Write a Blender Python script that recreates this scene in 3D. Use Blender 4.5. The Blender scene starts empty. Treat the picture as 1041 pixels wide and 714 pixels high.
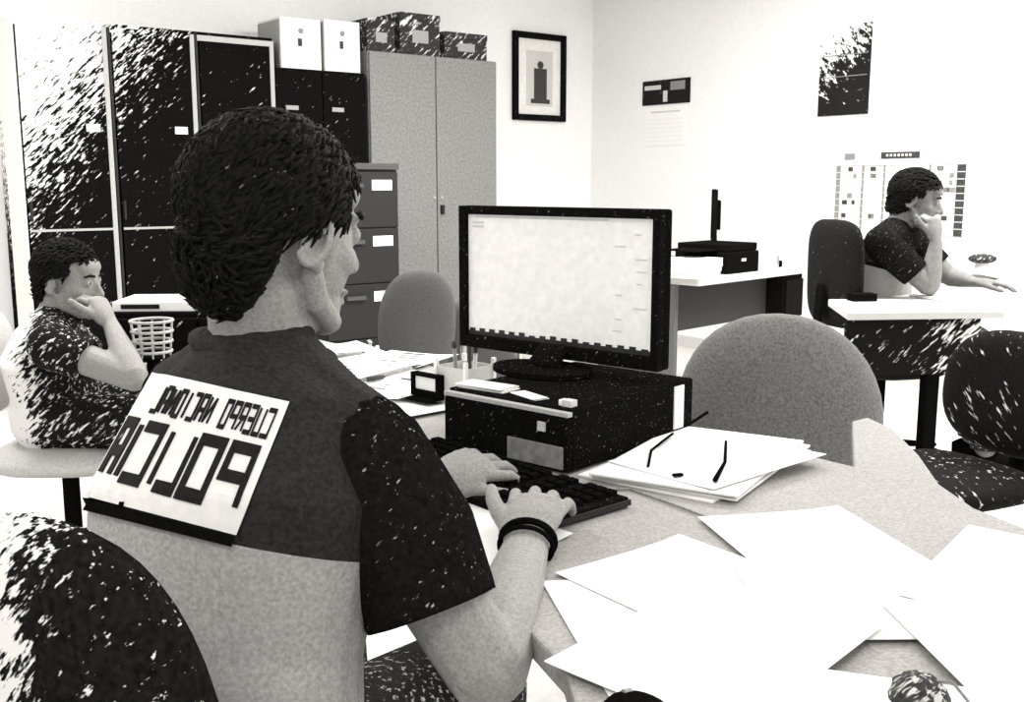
import bpy, bmesh, math, random
from mathutils import Vector, Matrix, Quaternion
from mathutils.bvhtree import BVHTree
random.seed(7)
C = bpy.context.scene.collection
V = Vector
# ------------------------------------------------------------------ camera
FPX, CX, CY, PITCH = 1050.0, 520.5, 357.0, math.radians(9.3)
CAM = V((0, 0, 1.2))
cam = bpy.data.cameras.new('camera'); cam.lens = 36.0 * FPX / 1041.0; cam.sensor_width = 36.0
cam.clip_start = 0.05
camo = bpy.data.objects.new('camera', cam); C.objects.link(camo)
camo.location = CAM; camo.rotation_euler = (math.pi / 2 - PITCH, 0, 0)
bpy.context.scene.camera = camo
# ------------------------------------------------------------------ world, lights, exposure
wd = bpy.data.worlds.new('world'); bpy.context.scene.world = wd; wd.use_nodes = True
wd.node_tree.nodes['Background'].inputs[0].default_value = (1.0, 0.99, 0.975, 1)
wd.node_tree.nodes['Background'].inputs[1].default_value = 1.05
def area(name, loc, target, sx, sy, power):
    l = bpy.data.lights.new(name, 'AREA'); l.shape = 'RECTANGLE'; l.size = sx; l.size_y = sy; l.energy = power
    l.color = (1.0, 0.99, 0.972)
    o = bpy.data.objects.new(name, l); C.objects.link(o); o.location = loc
    o.rotation_euler = (V(target) - V(loc)).to_track_quat('-Z', 'Y').to_euler()
    return o
area('overhead_light', (0.9, 1.7, 2.72), (0.9, 1.7, 0), 1.2, 0.6, 10)
area('overhead_light', (0.6, 4.6, 2.72), (0.6, 4.6, 0), 1.2, 0.6, 95)
area('overhead_light', (2.4, 4.0, 2.72), (2.4, 4.0, 0), 1.2, 0.6, 95)
area('overhead_light', (-1.9, 3.4, 2.72), (-1.9, 3.4, 0), 1.2, 0.6, 75)
area('overhead_light', (-0.7, -0.5, 2.72), (-0.7, -0.5, 0), 1.2, 0.6, 30)  # unseen fill light, added to brighten the officer's neck and back
area('window_light', (3.6, 2.6, 1.7), (0.0, 2.0, 0.8), 2.2, 1.4, 34)
vs = bpy.context.scene.view_settings
vs.view_transform = 'Standard'; vs.look = 'None'; vs.gamma = 1.0; vs.use_curve_mapping = False
vs.exposure = 0.2
# ------------------------------------------------------------------ pixel -> world helper
FW = V((0, math.cos(PITCH), -math.sin(PITCH))); UP = V((0, math.sin(PITCH), math.cos(PITCH)))
def ray(px, py):
    return V(((px - CX) / FPX, 0, 0)) + FW + UP * ((CY - py) / FPX)
def W(px, py, Y=None, z=None):
    d = ray(px, py)
    t = (Y / d.y) if z is None else (z - CAM.z) / d.z
    return CAM + d * t
# ------------------------------------------------------------------ materials
def mat(name, v, rough=0.7, grain=0.12, fleck=0.0, fade=None, fscale=60.0, fcol=0.85, tint=(1.0, 0.985, 0.955), spec=0.25, bump=0.15, emit=0.0, metal=0.0, gscale=160.0, ang=0.7):
    """grey procedural surface: fine grain, relief, and (optional) slanting pale hatch flecks; a painted white haze grows along `fade`=(axis,a,b,gain)"""
    m = bpy.data.materials.new(name); m.use_nodes = True
    N = m.node_tree.nodes; L = m.node_tree.links; b = N['Principled BSDF']
    col = lambda k: (k * tint[0], k * tint[1], k * tint[2], 1)
    tc = N.new('ShaderNodeTexCoord')
    n1 = N.new('ShaderNodeTexNoise'); n1.inputs['Scale'].default_value = gscale; n1.inputs['Detail'].default_value = 3
    L.new(tc.outputs['Object'], n1.inputs['Vector'])
    r1 = N.new('ShaderNodeMapRange'); r1.inputs['From Min'].default_value = 0.3; r1.inputs['From Max'].default_value = 0.7
    L.new(n1.outputs['Fac'], r1.inputs['Value'])
    mx = N.new('ShaderNodeMix'); mx.data_type = 'RGBA'
    L.new(r1.outputs['Result'], mx.inputs['Factor'])
    mx.inputs['A'].default_value = col(v * (1 - grain)); mx.inputs['B'].default_value = col(min(v * (1 + grain), 0.97))
    out = mx.outputs['Result']
    if fleck > 0 or fade:
        mr = N.new('ShaderNodeMapping'); mr.inputs['Rotation'].default_value = (0.3, ang, 0.3)
        L.new(tc.outputs['Object'], mr.inputs['Vector'])
        mp = N.new('ShaderNodeMapping'); mp.inputs['Scale'].default_value = (fscale * 0.22, fscale, fscale * 1.1)
        L.new(mr.outputs['Vector'], mp.inputs['Vector'])
        n2 = N.new('ShaderNodeTexNoise'); n2.inputs['Scale'].default_value = 1.0; n2.inputs['Detail'].default_value = 2.5; n2.inputs['Roughness'].default_value = 0.7
        L.new(mp.outputs['Vector'], n2.inputs['Vector'])
        val = n2.outputs['Fac']
        if fade:
            ax, a, e, gain = fade
            dp = N.new('ShaderNodeVectorMath'); dp.operation = 'DOT_PRODUCT'; dp.inputs[1].default_value = ax
            L.new(tc.outputs['Object'], dp.inputs[0])
            fr = N.new('ShaderNodeMapRange'); fr.inputs['From Min'].default_value = a; fr.inputs['From Max'].default_value = e
            fr.inputs['To Min'].default_value = 0.0; fr.inputs['To Max'].default_value = gain
            L.new(dp.outputs['Value'], fr.inputs['Value'])
            ad = N.new('ShaderNodeMath'); ad.operation = 'ADD'
            L.new(val, ad.inputs[0]); L.new(fr.outputs['Result'], ad.inputs[1]); val = ad.outputs[0]
        th = 0.78 - 0.3 * fleck
        r2 = N.new('ShaderNodeMapRange'); r2.inputs['From Min'].default_value = th - 0.02; r2.inputs['From Max'].default_value = th + 0.05
        L.new(val, r2.inputs['Value'])
        m2 = N.new('ShaderNodeMix'); m2.data_type = 'RGBA'
        L.new(r2.outputs['Result'], m2.inputs['Factor']); L.new(out, m2.inputs['A']); m2.inputs['B'].default_value = col(fcol)
        out = m2.outputs['Result']
    L.new(out, b.inputs['Base Color'])
    b.inputs['Roughness'].default_value = rough; b.inputs['Specular IOR Level'].default_value = spec; b.inputs['Metallic'].default_value = metal
    if bump:
        bp = N.new('ShaderNodeBump'); bp.inputs['Strength'].default_value = bump; bp.inputs['Distance'].default_value = 0.002
        L.new(n1.outputs['Fac'], bp.inputs['Height']); L.new(bp.outputs['Normal'], b.inputs['Normal'])
    if emit:
        L.new(out, b.inputs['Emission Color']); b.inputs['Emission Strength'].default_value = emit
    return m
def glass(name):
    m = bpy.data.materials.new(name); m.use_nodes = True
    b = m.node_tree.nodes['Principled BSDF']; b.inputs['Transmission Weight'].default_value = 1.0
    b.inputs['Roughness'].default_value = 0.03; b.inputs['Base Color'].default_value = (0.93, 0.94, 0.93, 1); b.inputs['IOR'].default_value = 1.2
    return m
M = {}
M['wall'] = mat('white_plaster', 0.86, 0.9, 0.03, gscale=40, bump=0.3, tint=(1, .994, .98))
M['floor'] = mat('pale_floor', 0.62, 0.55, 0.08, gscale=30)
M['ceil'] = mat('ceiling_white', 0.85, 0.95, 0.02)
M['black'] = mat('black_plastic', 0.006, 0.6, 0.3, fleck=0.32, fscale=260, fcol=0.4, spec=0.0)
M['black_plain'] = mat('black_matte', 0.005, 0.7, 0.3, spec=0.0)
M['ink'] = mat('black_ink', 0.012, 0.8, 0.3, spec=0.1)
M['ink_worn'] = mat('worn_black_ink', 0.012, 0.8, 0.3, fleck=0.35, fscale=120, fcol=0.3, spec=0.1)
M['white'] = mat('white_paper', 0.88, 0.85, 0.02, gscale=60, tint=(1, .993, .975))
M['paper2'] = mat('worn_paper', 0.8, 0.85, 0.06, gscale=40, tint=(1, .985, .95))
M['print'] = mat('grey_print', 0.25, 0.85, 0.3)
M['print_dark'] = mat('dark_print', 0.05, 0.85, 0.4)
M['print_mid'] = mat('mid_grey_panel', 0.11, 0.85, 0.2)
M['print_pale'] = mat('pale_print', 0.6, 0.85, 0.1)
M['desk'] = mat('pale_grey_laminate', 0.31, 0.7, 0.22, gscale=240, tint=(1, .975, .935))
M['deskedge'] = mat('light_edge', 0.55, 0.6, 0.1)
M['grey_metal'] = mat('grey_steel', 0.22, 0.6, 0.25, gscale=70, bump=0.2)
M['file_metal'] = mat('dark_grey_steel', 0.018, 0.6, 0.25)
M['file_top'] = mat('mid_grey_steel', 0.07, 0.6, 0.25)
M['cab_dark'] = mat('black_lacquer', 0.006, 0.6, 0.4, fleck=0.28, fscale=70, fcol=0.6, spec=0.0)
M['cab_glass'] = mat('dark_glass_white_haze', 0.006, 0.6, 0.4, fleck=0.28, fscale=62, fcol=0.8, spec=0.0, fade=((-0.8, 0, 0.6), 0.32, 1.10, 0.42))  # streaky white haze painted into the colour, growing toward the upper left
M['alu'] = mat('aluminium', 0.42, 0.5, 0.12)
M['box'] = mat('white_card', 0.8, 0.9, 0.04, tint=(1, .985, .94))
M['box_side'] = mat('grey_card', 0.35, 0.9, 0.1)
M['box_dark'] = mat('dark_card', 0.03, 0.8, 0.4, fleck=0.62, fscale=45, fcol=0.75)
M['chair_grey'] = mat('grey_upholstery', 0.17, 0.9, 0.35, gscale=190, bump=0.3)
M['chair_grey2'] = mat('dim_grey_upholstery', 0.085, 0.9, 0.25, gscale=220, bump=0.3)
M['chair_black'] = mat('black_upholstery', 0.009, 0.9, 0.5, fleck=0.22, fscale=110, fcol=0.4, spec=0.1)
M['chair_haze'] = mat('black_upholstery_white_haze', 0.01, 0.9, 0.5, fleck=0.42, fscale=130, fcol=0.7, spec=0.0, fade=((-1, 0, 0), -0.05, 0.05, 0.36))  # white haze painted into the upholstery colour toward the left side
M['dark_haze'] = mat('dark_panel_white_haze', 0.008, 0.8, 0.5, fleck=0.45, fscale=60, fcol=0.75, spec=0.05, fade=((1, 0, 0), 0.25, 0.75, 0.25))  # pale flecks, plus white haze painted into the colour toward the right
M['chrome'] = mat('chrome', 0.55, 0.25, 0.05, metal=1.0, bump=0)
M['skin'] = mat('skin', 0.26, 0.65, 0.22, tint=(1.0, 0.975, 0.935), gscale=260, spec=0.3)
M['skin2'] = mat('skin_far', 0.17, 0.65, 0.15, tint=(1.0, 0.98, 0.95), gscale=80)
M['hair'] = mat('dark_hair', 0.007, 0.7, 0.6, fleck=0.25, fscale=190, fcol=0.25, spec=0.05)
M['shirt'] = mat('dark_uniform_cloth', 0.02, 0.9, 0.4, gscale=200, bump=0.5, spec=0.1)
M['sleeve'] = mat('dark_sleeve_cloth', 0.008, 0.9, 0.4, fleck=0.36, fscale=170, fcol=0.4, spec=0.0)
M['shirt_light'] = mat('light_uniform_cloth', 0.31, 0.9, 0.22, gscale=240, bump=0.4)
M['patch'] = mat('reflective_panel', 0.72, 0.6, 0.06, gscale=90)
M['trouser'] = mat('dark_trouser', 0.02, 0.9, 0.4, fleck=0.58, fscale=150, fcol=0.7)
M['pale_trouser'] = mat('pale_trouser', 0.5, 0.9, 0.15)
M['eye'] = mat('eye_white', 0.5, 0.3, 0.05)
M['lcd'] = mat('lit_screen', 0.70, 0.5, 0.06, emit=0.24, gscale=70, tint=(1, .985, .95))
M['lcd_line'] = mat('screen_text', 0.45, 0.5, 0.1, emit=0.3)
M['lcd_bar'] = mat('screen_bar', 0.02, 0.5, 0.4)
M['wood_dark'] = mat('dark_wood', 0.006, 0.7, 0.4, fleck=0.15, fscale=80, fcol=0.3, spec=0.02)
M['panel_grey'] = mat('grey_panel', 0.032, 0.8, 0.2)
M['glass'] = glass('clear_glass')
M['clear'] = glass('clear_plastic')
# ------------------------------------------------------------------ mesh builder
class MB:
    def __init__(s): s.v = []; s.f = []
    def add(s, vs, fs):
        o = len(s.v); s.v += [V(p) for p in vs]; s.f += [tuple(i + o for i in f) for f in fs]; return s
    def box(s, c, d, rz=0.0, R=None):
        R = R or Matrix.Rotation(rz, 3, 'Z'); c = V(c)
        P = [c + R @ V((x * d[0] / 2, y * d[1] / 2, z * d[2] / 2)) for x in (-1, 1) for y in (-1, 1) for z in (-1, 1)]
        return s.add(P, [(0, 1, 3, 2), (4, 6, 7, 5), (0, 4, 5, 1), (2, 3, 7, 6), (0, 2, 6, 4), (1, 5, 7, 3)])
    def b2(s, lo, hi):
        lo = V(lo); hi = V(hi); return s.box((lo + hi) / 2, hi - lo)
    def tube(s, pts, rad, n=10, ref=None, cap=True):
        """rad: list of r or (rx,ry); ref fixes the rx axis"""
        pts = [V(p) for p in pts]; K = len(pts); rings = []; prev = None; vs = []; fs = []
        for i in range(K):
            t = (pts[min(i + 1, K - 1)] - pts[max(i - 1, 0)]).normalized()
            if ref is not None: a = V(ref)
            elif prev is not None: a = prev
            else: a = V((1, 0, 0)) if abs(t.x) < 0.8 else V((0, 1, 0))
            a = (a - t * a.dot(t)).normalized(); prev = a; b = t.cross(a)
            r = rad[i]; rx, ry = r if isinstance(r, tuple) else (r, r)
            if cap and i == 0:
                for q, k in ((0.8, 0.6),): vs += [pts[i] - t * (min(rx, ry) * q) + a * (rx * k * math.cos(2 * math.pi * j / n)) + b * (ry * k * math.sin(2 * math.pi * j / n)) for j in range(n)]
            vs += [pts[i] + a * (rx * math.cos(2 * math.pi * j / n)) + b * (ry * math.sin(2 * math.pi * j / n)) for j in range(n)]
            if cap and i == K - 1:
                for q, k in ((0.8, 0.6),): vs += [pts[i] + t * (min(rx, ry) * q) + a * (rx * k * math.cos(2 * math.pi * j / n)) + b * (ry * k * math.sin(2 * math.pi * j / n)) for j in range(n)]
        R = len(vs) // n
        for i in range(R - 1):
            for j in range(n):
                fs.append((i * n + j, i * n + (j + 1) % n, (i + 1) * n + (j + 1) % n, (i + 1) * n + j))
        fs.append(tuple(range(n - 1, -1, -1))); fs.append(tuple((R - 1) * n + j for j in range(n)))
        return s.add(vs, fs)
    def cyl(s, p0, p1, r0, r1=None, n=16): return s.tube([p0, p1], [r0, r0 if r1 is None else r1], n, cap=False)
    def ell(s, c, r, R=None, nu=14, nv=9):
        c = V(c); R = R or Matrix.Identity(3); r = (r, r, r) if not isinstance(r, (tuple, list)) else r
        vs = [c + R @ V((0, 0, -r[2]))]; fs = []
        for i in range(1, nv):
            ph = -math.pi / 2 + math.pi * i / nv
            for j in range(nu):
                th = 2 * math.pi * j / nu
                vs.append(c + R @ V((r[0] * math.cos(ph) * math.cos(th), r[1] * math.cos(ph) * math.sin(th), r[2] * math.sin(ph))))
        vs.append(c + R @ V((0, 0, r[2]))); T = len(vs) - 1
        for j in range(nu):
            fs.append((0, 1 + (j + 1) % nu, 1 + j)); k = 1 + (nv - 2) * nu
            fs.append((T, k + j, k + (j + 1) % nu))
        for i in range(nv - 2):
            for j in range(nu):
                a = 1 + i * nu
                fs.append((a + j, a + (j + 1) % nu, a + nu + (j + 1) % nu, a + nu + j))
        return s.add(vs, fs)
    def prism(s, poly, z0, z1):
        n = len(poly); vs = [V((p[0], p[1], z0)) for p in poly] + [V((p[0], p[1], z1)) for p in poly]
        return s.add(vs, [tuple(range(n - 1, -1, -1)), tuple(range(n, 2 * n))] + [(i, (i + 1) % n, n + (i + 1) % n, n + i) for i in range(n)])
    def cushion(s, w, h, t, e=2.6, bend=0.0, c=(0, 0, 0), R=None, n=40, rings=9, puff=4.0, taper=0.0, bow=0.0):
        """upholstered pad in the local XZ plane, superellipse outline"""
        c = V(c); R = R or Matrix.Identity(3); vs = []; fs = []
        sg = lambda q, k: math.copysign(abs(q) ** k, q)
        for side in (-1, 1):
            for i in range(rings + 1):
                rho = i / rings if i < rings else 1.0
                rho = math.sin(rho * math.pi / 2)
                th = t / 2 * max(0, 1 - rho ** puff) ** 0.5
                for j in range(n):
                    a = 2 * math.pi * j / n
                    x = rho * w / 2 * sg(math.cos(a), 2 / e); z = rho * h / 2 * sg(math.sin(a), 2 / e)
                    x *= 1 - taper * z / h
                    vs.append(c + R @ V((x, side * th + bend * x * x + bow * z * z, z)))
        H = (rings + 1) * n
        for sd in (0, 1):
            for i in range(rings):
                for j in range(n):
                    q = (sd * H + i * n + j, sd * H + i * n + (j + 1) % n, sd * H + (i + 1) * n + (j + 1) % n, sd * H + (i + 1) * n + j)
                    fs.append(q if sd == 1 else q[::-1])
        s.add(vs, fs); return s
    def mesh(s, name, smooth=False, merge=True):
        me = bpy.data.meshes.new(name); me.from_pydata([tuple(p) for p in s.v], [], s.f)
        bm = bmesh.new(); bm.from_mesh(me)
        if merge: bmesh.ops.remove_doubles(bm, verts=bm.verts, dist=1e-5)
        bmesh.ops.recalc_face_normals(bm, faces=bm.faces); bm.to_mesh(me); bm.free()
        if smooth:
            for p in me.polygons: p.use_smooth = True
        return me
def link(name, me, m, parent=None, loc=(0, 0, 0), rz=0.0, bevel=0.0):
    o = bpy.data.objects.new(name, me); C.objects.link(o)
    if m is not None and not me.materials: me.materials.append(m)
    if parent: o.parent = parent
    o.location = loc; o.rotation_euler = (0, 0, rz)
    if bevel:
        b = o.modifiers.new('bevel', 'BEVEL'); b.width = bevel; b.segments = 2; b.limit_method = 'ANGLE'
    return o
def obj(name, mb, m, parent=None, smooth=False, bevel=0.0, loc=(0, 0, 0), rz=0.0):
    return link(name, mb.mesh(name, smooth), m, parent, loc, rz, bevel)
def tag(o, label=None, cat=None, group=None, kind=None):
    if label: o['label'] = label
    if cat: o['category'] = cat
    if group: o['group'] = group
    if kind: o['kind'] = kind
    return o
def thing(name, label, cat, loc=(0, 0, 0), rz=0.0, group=None):
    o = bpy.data.objects.new(name, None); C.objects.link(o); o.location = loc; o.rotation_euler = (0, 0, rz); o.empty_display_size = 0.1
    return tag(o, label, cat, group)
def copy_tree(o, parent=None):
    c = o.copy(); C.objects.link(c)
    if parent: c.parent = parent
    for ch in list(o.children): copy_tree(ch, c)
    return c
def BX(name, lo, hi, m, parent=None, bevel=0.0): return obj(name, MB().b2(lo, hi), m, parent, bevel=bevel)
# ------------------------------------------------------------------ the room
DA = V((0.789, 0.614, 0)); DB = V((0.614, -0.789, 0))          # wall directions
RA = math.atan2(DA.y, DA.x); RB = math.atan2(DB.y, DB.x)
NA = V((0.614, -0.789, 0)); NB = V((-0.789, -0.614, 0))        # normals into the room
CORNER = V((0.63, 8.37, 0))
FA0 = V((-0.88, 6.56, 0))                                       # tall cabinet front-left
HC = 2.8
def slab(name, p0, p1, nrm, z0, z1, th, m):
    a, b = V(p0), V(p1); n = V(nrm) * -th
    poly = [(a.x, a.y), (b.x, b.y), ((b + n).x, (b + n).y), ((a + n).x, (a + n).y)]
    return tag(obj(name, MB().prism(poly, z0, z1), m), kind='structure')
slab('wall_left', CORNER - DA * 7.6, CORNER, NA, 0, HC, 0.12, M['wall'])
slab('wall_right', CORNER - DB * 0.12, CORNER + DB * 8.2, NB, 0, HC, 0.12, M['wall'])
slab('baseboard_left', CORNER - DA * 7.6 + NA * 0.014, CORNER + NA * 0.014, NA, 0, 0.08, 0.013, M['print_pale'])
slab('baseboard_right', CORNER + NB * 0.014, CORNER + DB * 8.2 + NB * 0.014, NB, 0, 0.08, 0.013, M['print_pale'])
fpoly = [tuple((CORNER + DA * 0.15 - DB * 0.15).xy), tuple((CORNER + DB * 8.3 + DA * .15).xy), tuple((CORNER + DB * 8.3 - DA * 8.5).xy), tuple((CORNER - DA * 8.5 - DB * .15).xy)]
tag(obj('floor', MB().prism(fpoly, -0.1, 0), M['floor']), kind='structure')
tag(obj('ceiling', MB().prism(fpoly, HC, HC + 0.1), M['ceil']), kind='structure')
# ------------------------------------------------------------------ furniture along the left wall (local x along wall, y into wall, z up)
def on_a(s, off=0.0):          # point on the line of cabinet fronts
    p = FA0 + DA * s + NA * off; return (p.x, p.y, 0)
# tall grey two-door cabinet
t = thing('steel_cabinet', 'tall pale grey steel cabinet with two plain doors beside the framed portrait', 'cabinet', on_a(0), RA)
w, d, h = 0.985, 0.40, 2.0
BX('body', (0.0, 0.02, 0), (w, d, h), M['grey_metal'], t, 0.003)
for i in (0, 1):
    x0 = 0.004 + i * w / 2
    dr = BX('door', (x0, 0, 0.06), (x0 + w / 2 - 0.008, 0.019, h - 0.005), M['grey_metal'], t, 0.003)
    if i: obj('handle', MB().box((x0 + 0.03, -0.012, 1.02), (0.02, 0.022, 0.06)), M['file_metal'], dr)
    obj('lock', MB().cyl((x0 + (0.03 if i else w / 2 - .03), 0.0, 1.1), (x0 + (0.03 if i else w / 2 - .03), -0.008, 1.1), 0.009), M['alu'], dr)
# dark storage on top of it
for i, (x, ww, hh, lab) in enumerate([(0.02, 0.20, 0.20, 'worn dark box file at the left end on top of the grey steel cabinet'),
                                      (0.26, 0.30, 0.26, 'worn dark carton second from left on top of the grey steel cabinet'),
                                      (0.60, 0.34, 0.17, 'low worn dark carton at the right end on top of the grey steel cabinet')]):
    p = V(on_a(x)); b = thing('carton', lab, 'box', (p.x, p.y, 2.0), RA, 'dark cartons on the steel cabinet')
    BX('carton_body', (0, 0.05, 0), (ww, 0.33, hh - 0.04), M['box_dark'], b, 0.004)
    BX('lid', (-0.004, 0.046, hh - 0.04), (ww + .004, 0.334, hh), M['box_dark'], b, 0.004)
    BX('paper_label', (ww * .3, 0.047, hh * .3), (ww * .7, 0.0495, hh * .6), M['box_side'], b)
# dark cabinet in the middle
t = thing('dark_cabinet', 'black cabinet carrying two white boxes, between glass cabinet and grey steel cabinet', 'cabinet', on_a(-0.625), RA)
w = 0.605; h = 1.86
BX('body', (0, 0.02, 0), (w, 0.40, h), M['cab_dark'], t, 0.004)
for i in (0, 1):
    dr = BX('door', (0.004 + i * w / 2, 0.0, 0.06), (w / 2 - 0.004 + i * w / 2, 0.019, h - 0.02), M['cab_dark'], t, 0.003)
    BX('paper_label', (0.06 + i * w / 2, -0.002, 1.62), (0.14 + i * w / 2, 0.0, 1.645), M['box_side'], dr)
    BX('handle', (w / 2 - .03 + i * .05, -0.02, 1.0), (w / 2 - .015 + i * .05, 0.0, 1.12), M['file_metal'], dr)
for i, (x, ww, hh, lab) in enumerate([(0.05, 0.26, 0.29, 'white archive box on the black cabinet, further from the portrait'),
                                      (0.335, 0.24, 0.30, 'white archive box on the black cabinet, beside the dark cartons')]):
    p = V(on_a(-0.625 + x, 0.0)); b = thing('archive_box', lab, 'box', (p.x, p.y, h), RA, 'white archive boxes on the black cabinet')
    BX('box_body', (0, 0.02, 0), (ww, 0.33, hh), M['box'], b, 0.003)
    BX('grey_side', (-0.004, 0.03, 0.0), (-0.0005, 0.32, hh * .95), M['box_side'], b)  # thin grey sheet, makes this side darker than the white front
    BX('printed_mark', (ww * .42, 0.0175, hh * .45), (ww * .52, 0.0195, hh * .60), M['print_dark'], b)
    BX('printed_line', (ww * .1, 0.0175, hh * .36), (ww * .85, 0.0195, hh * .385), M['print_pale'], b)
    BX('printed_line', (ww * .15, 0.0175, hh * .12), (ww * .8, 0.0195, hh * .15), M['print_pale'], b)
    obj('finger_hole', MB().cyl((ww * .5, 0.02, hh * .75), (ww * .5, 0.0175, hh * .75), 0.016), M['print'], b)
# glass-door cabinet
t = thing('display_cabinet', 'wide dark cabinet with metal framed glass doors behind the officer', 'cabinet', on_a(-2.04), RA)
w = 1.41; h = 2.02; dw = w / 3
BX('body', (0, 0.30, 0), (w, 0.40, h), M['cab_glass'], t)
BX('top_panel', (0, 0.02, h - 0.02), (w, 0.2995, h), M['cab_glass'], t)
BX('base_panel', (0, 0.02, 0), (w, 0.2995, 0.08), M['cab_dark'], t)
for x in (0, w - 0.02): BX('side_panel', (x, 0.02, 0.081), (x + 0.02, 0.2995, h - .021), M['cab_glass'] if x else M['box'], t)  # left panel is white, carrying on the haze painted on the glass
for z in (0.5, 0.93, 1.3, 1.65): BX('shelf', (0.021, 0.05, z), (w - 0.021, 0.2995, z + 0.015), M['cab_dark'], t)
for i in range(3):
    x0 = i * dw + 0.003; x1 = (i + 1) * dw - 0.003
    dr = BX('door', (x0 + 0.024, 0.004, 0.115), (x1 - 0.024, 0.012, h - 0.045), M['cab_glass'], t)
    for q, xx in enumerate((x0, x1 - 0.024)):
        BX('stile', (xx, -0.002, 0.09), (xx + 0.024 if q else xx + .012, 0.018, h - 0.02), M['box'] if (i, q) == (0, 0) else M['alu'] if (i, q) in ((0, 1), (1, 1), (2, 1)) else M['file_metal'], dr)  # outermost left stile whitened to join the painted haze
    if i == 2: BX('rail', (x0 + .012, -0.002, h - 0.05), (x1 - .024, 0.018, h - 0.02), M['alu'], dr)
    else: BX('rail', (x0 + .012, -0.002, h - 0.045), (x1 - .024, 0.018, h - 0.02), M['cab_glass'], dr)
    BX('rail', (x0 + .012, -0.002, 0.09), (x1 - .024, 0.018, 0.114), M['file_metal'], dr)
    if i < 2: BX('cross_rail', (x0 + 0.025, -0.003, 0.945), (x1 - .025, 0.0035, 0.957), M['alu'], dr)
    if i < 2: BX('paper_label', (x1 - 0.13, -0.003, 1.46), (x1 - 0.06, 0.0035, 1.50), M['box'], dr)
    BX('handle', (x0 + 0.03, -0.016, 1.0), (x0 + 0.04, 0.0035, 1.1), M['file_metal'], dr)
# filing cabinet with four drawers, standing in front of the dark cabinet
pf = W(405, 173, Y=5.75); fx = V((pf.x, pf.y, 0)) - DA * 0.46
t = thing('filing_cabinet', 'dark grey four drawer filing cabinet with white drawer labels', 'filing cabinet', fx, RA)
w, d, h = 0.46, 0.5, 1.30
BX('body', (0, 0.02, 0), (w, d, h - 0.035), M['file_metal'], t, 0.003)
BX('top_panel', (-0.004, 0.0, h - 0.034), (w + 0.004, d, h), M['file_top'], t, 0.003)
for k in range(4):
    z0 = 0.05 + k * 0.302
    dr = BX('drawer', (0.006, 0.0, z0), (w - 0.006, 0.019, z0 + 0.296), M['file_metal'], t, 0.003)
    BX('paper_label', (w - 0.17, -0.004, z0 + 0.20), (w - 0.045, -0.0005, z0 + 0.255), M['white'], dr)
    BX('handle', (w * .25, -0.02, z0 + 0.215), (w * .5, -0.0005, z0 + 0.235), M['file_top'], dr)
# ------------------------------------------------------------------ things on the walls
def on_wall(px, py, nrm, org):
    d = ray(px, py); k = (V(org) - CAM).dot(V(nrm)) / d.dot(V(nrm)); return CAM + d * k
def wall_rect(px0, py0, px1, py1, nrm, org, dr):
    """centre, width, height of the thing seen inside these corners on a wall"""
    a = on_wall(px0, (py0 + py1) / 2, nrm, org); b = on_wall(px1, (py0 + py1) / 2, nrm, org)
    xm = (px0 + px1) / 2; top = on_wall(xm, py0, nrm, org).z; bot = on_wall(xm, py1, nrm, org).z
    c = (a + b) / 2; return V((c.x, c.y, bot)), (b - a).length, top - bot
# portrait frame
c, w, h = wall_rect(520, 34, 573, 123, NA, CORNER, DA)
t = thing('picture_frame', 'black framed portrait print hanging beside the grey steel cabinet', 'picture', c + NA * 0.004, RA)
fr = 0.045
for (lo, hi) in (((-w/2, -.03, 0), (-w/2+fr, 0, h)), ((w/2-fr, -.03, 0), (w/2, 0, h)), ((-w/2+fr, -.03, h-fr), (w/2-fr, 0, h)), ((-w/2+fr, -.03, 0), (w/2-fr, 0, fr))):
    BX('frame_rail', lo, hi, M['black'], t, 0.003)
BX('mount', (-w/2+fr, -.008, fr), (w/2-fr, -.001, h-fr), M['paper2'], t)
BX('print', (-w*.24, -.0105, h*.17), (w*.26, -.0085, h*.80), M['print_pale'], t)
fig = MB().b2((-w*.1, -.0135, h*.25), (w*.14, -.011, h*.60)); fig.ell((w*.02, -.0122, h*.64), (w*.06, .0012, h*.045))
fig.b2((-w*.16, -.0135, h*.2), (w*.2, -.0112, h*.25))
obj('printed_figure', fig, M['print_dark'], t)
# wall calendar
c, w, h = wall_rect(653, 81, 701, 106, NB, CORNER, DB)
c2, w2, h2 = wall_rect(656, 108, 698, 148, NB, CORNER, DB)
t = thing('wall_calendar', 'small wall calendar with dark photograph above pale date sheet', 'calendar', c2 + NB * 0.002, RB)
BX('date_sheet', (-w2/2, -.003, 0), (w2/2, 0, h2), M['white'], t)
zz = h2 + (c.z - c2.z - h2)
pn = BX('photograph', (-w/2, -.005, zz), (w/2, 0, zz + h), M['ink_worn'], t)
BX('light_patch', (-w*.45, -.0065, zz + h*.62), (-w*.1, -.0055, zz + h*.8), M['print_pale'], pn)
BX('light_patch', (-w*.05, -.0065, zz + h*.1), (w*.04, -.0055, zz + h*.55), M['print_pale'], pn)
BX('light_patch', (w*.1, -.0065, zz + h*.55), (w*.4, -.0055, zz + h*.9), M['print'], pn)
for k in range(6):
    BX('date_row', (-w2*.42, -.0045, h2*(.12 + .11*k)), (w2*.42, -.0035, h2*(.125 + .11*k)), M['print_pale'], t)
BX('month_title', (-w2*.35, -.0045, h2*.84), (w2*.35, -.0035, h2*.88), M['print_pale'], t)
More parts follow.
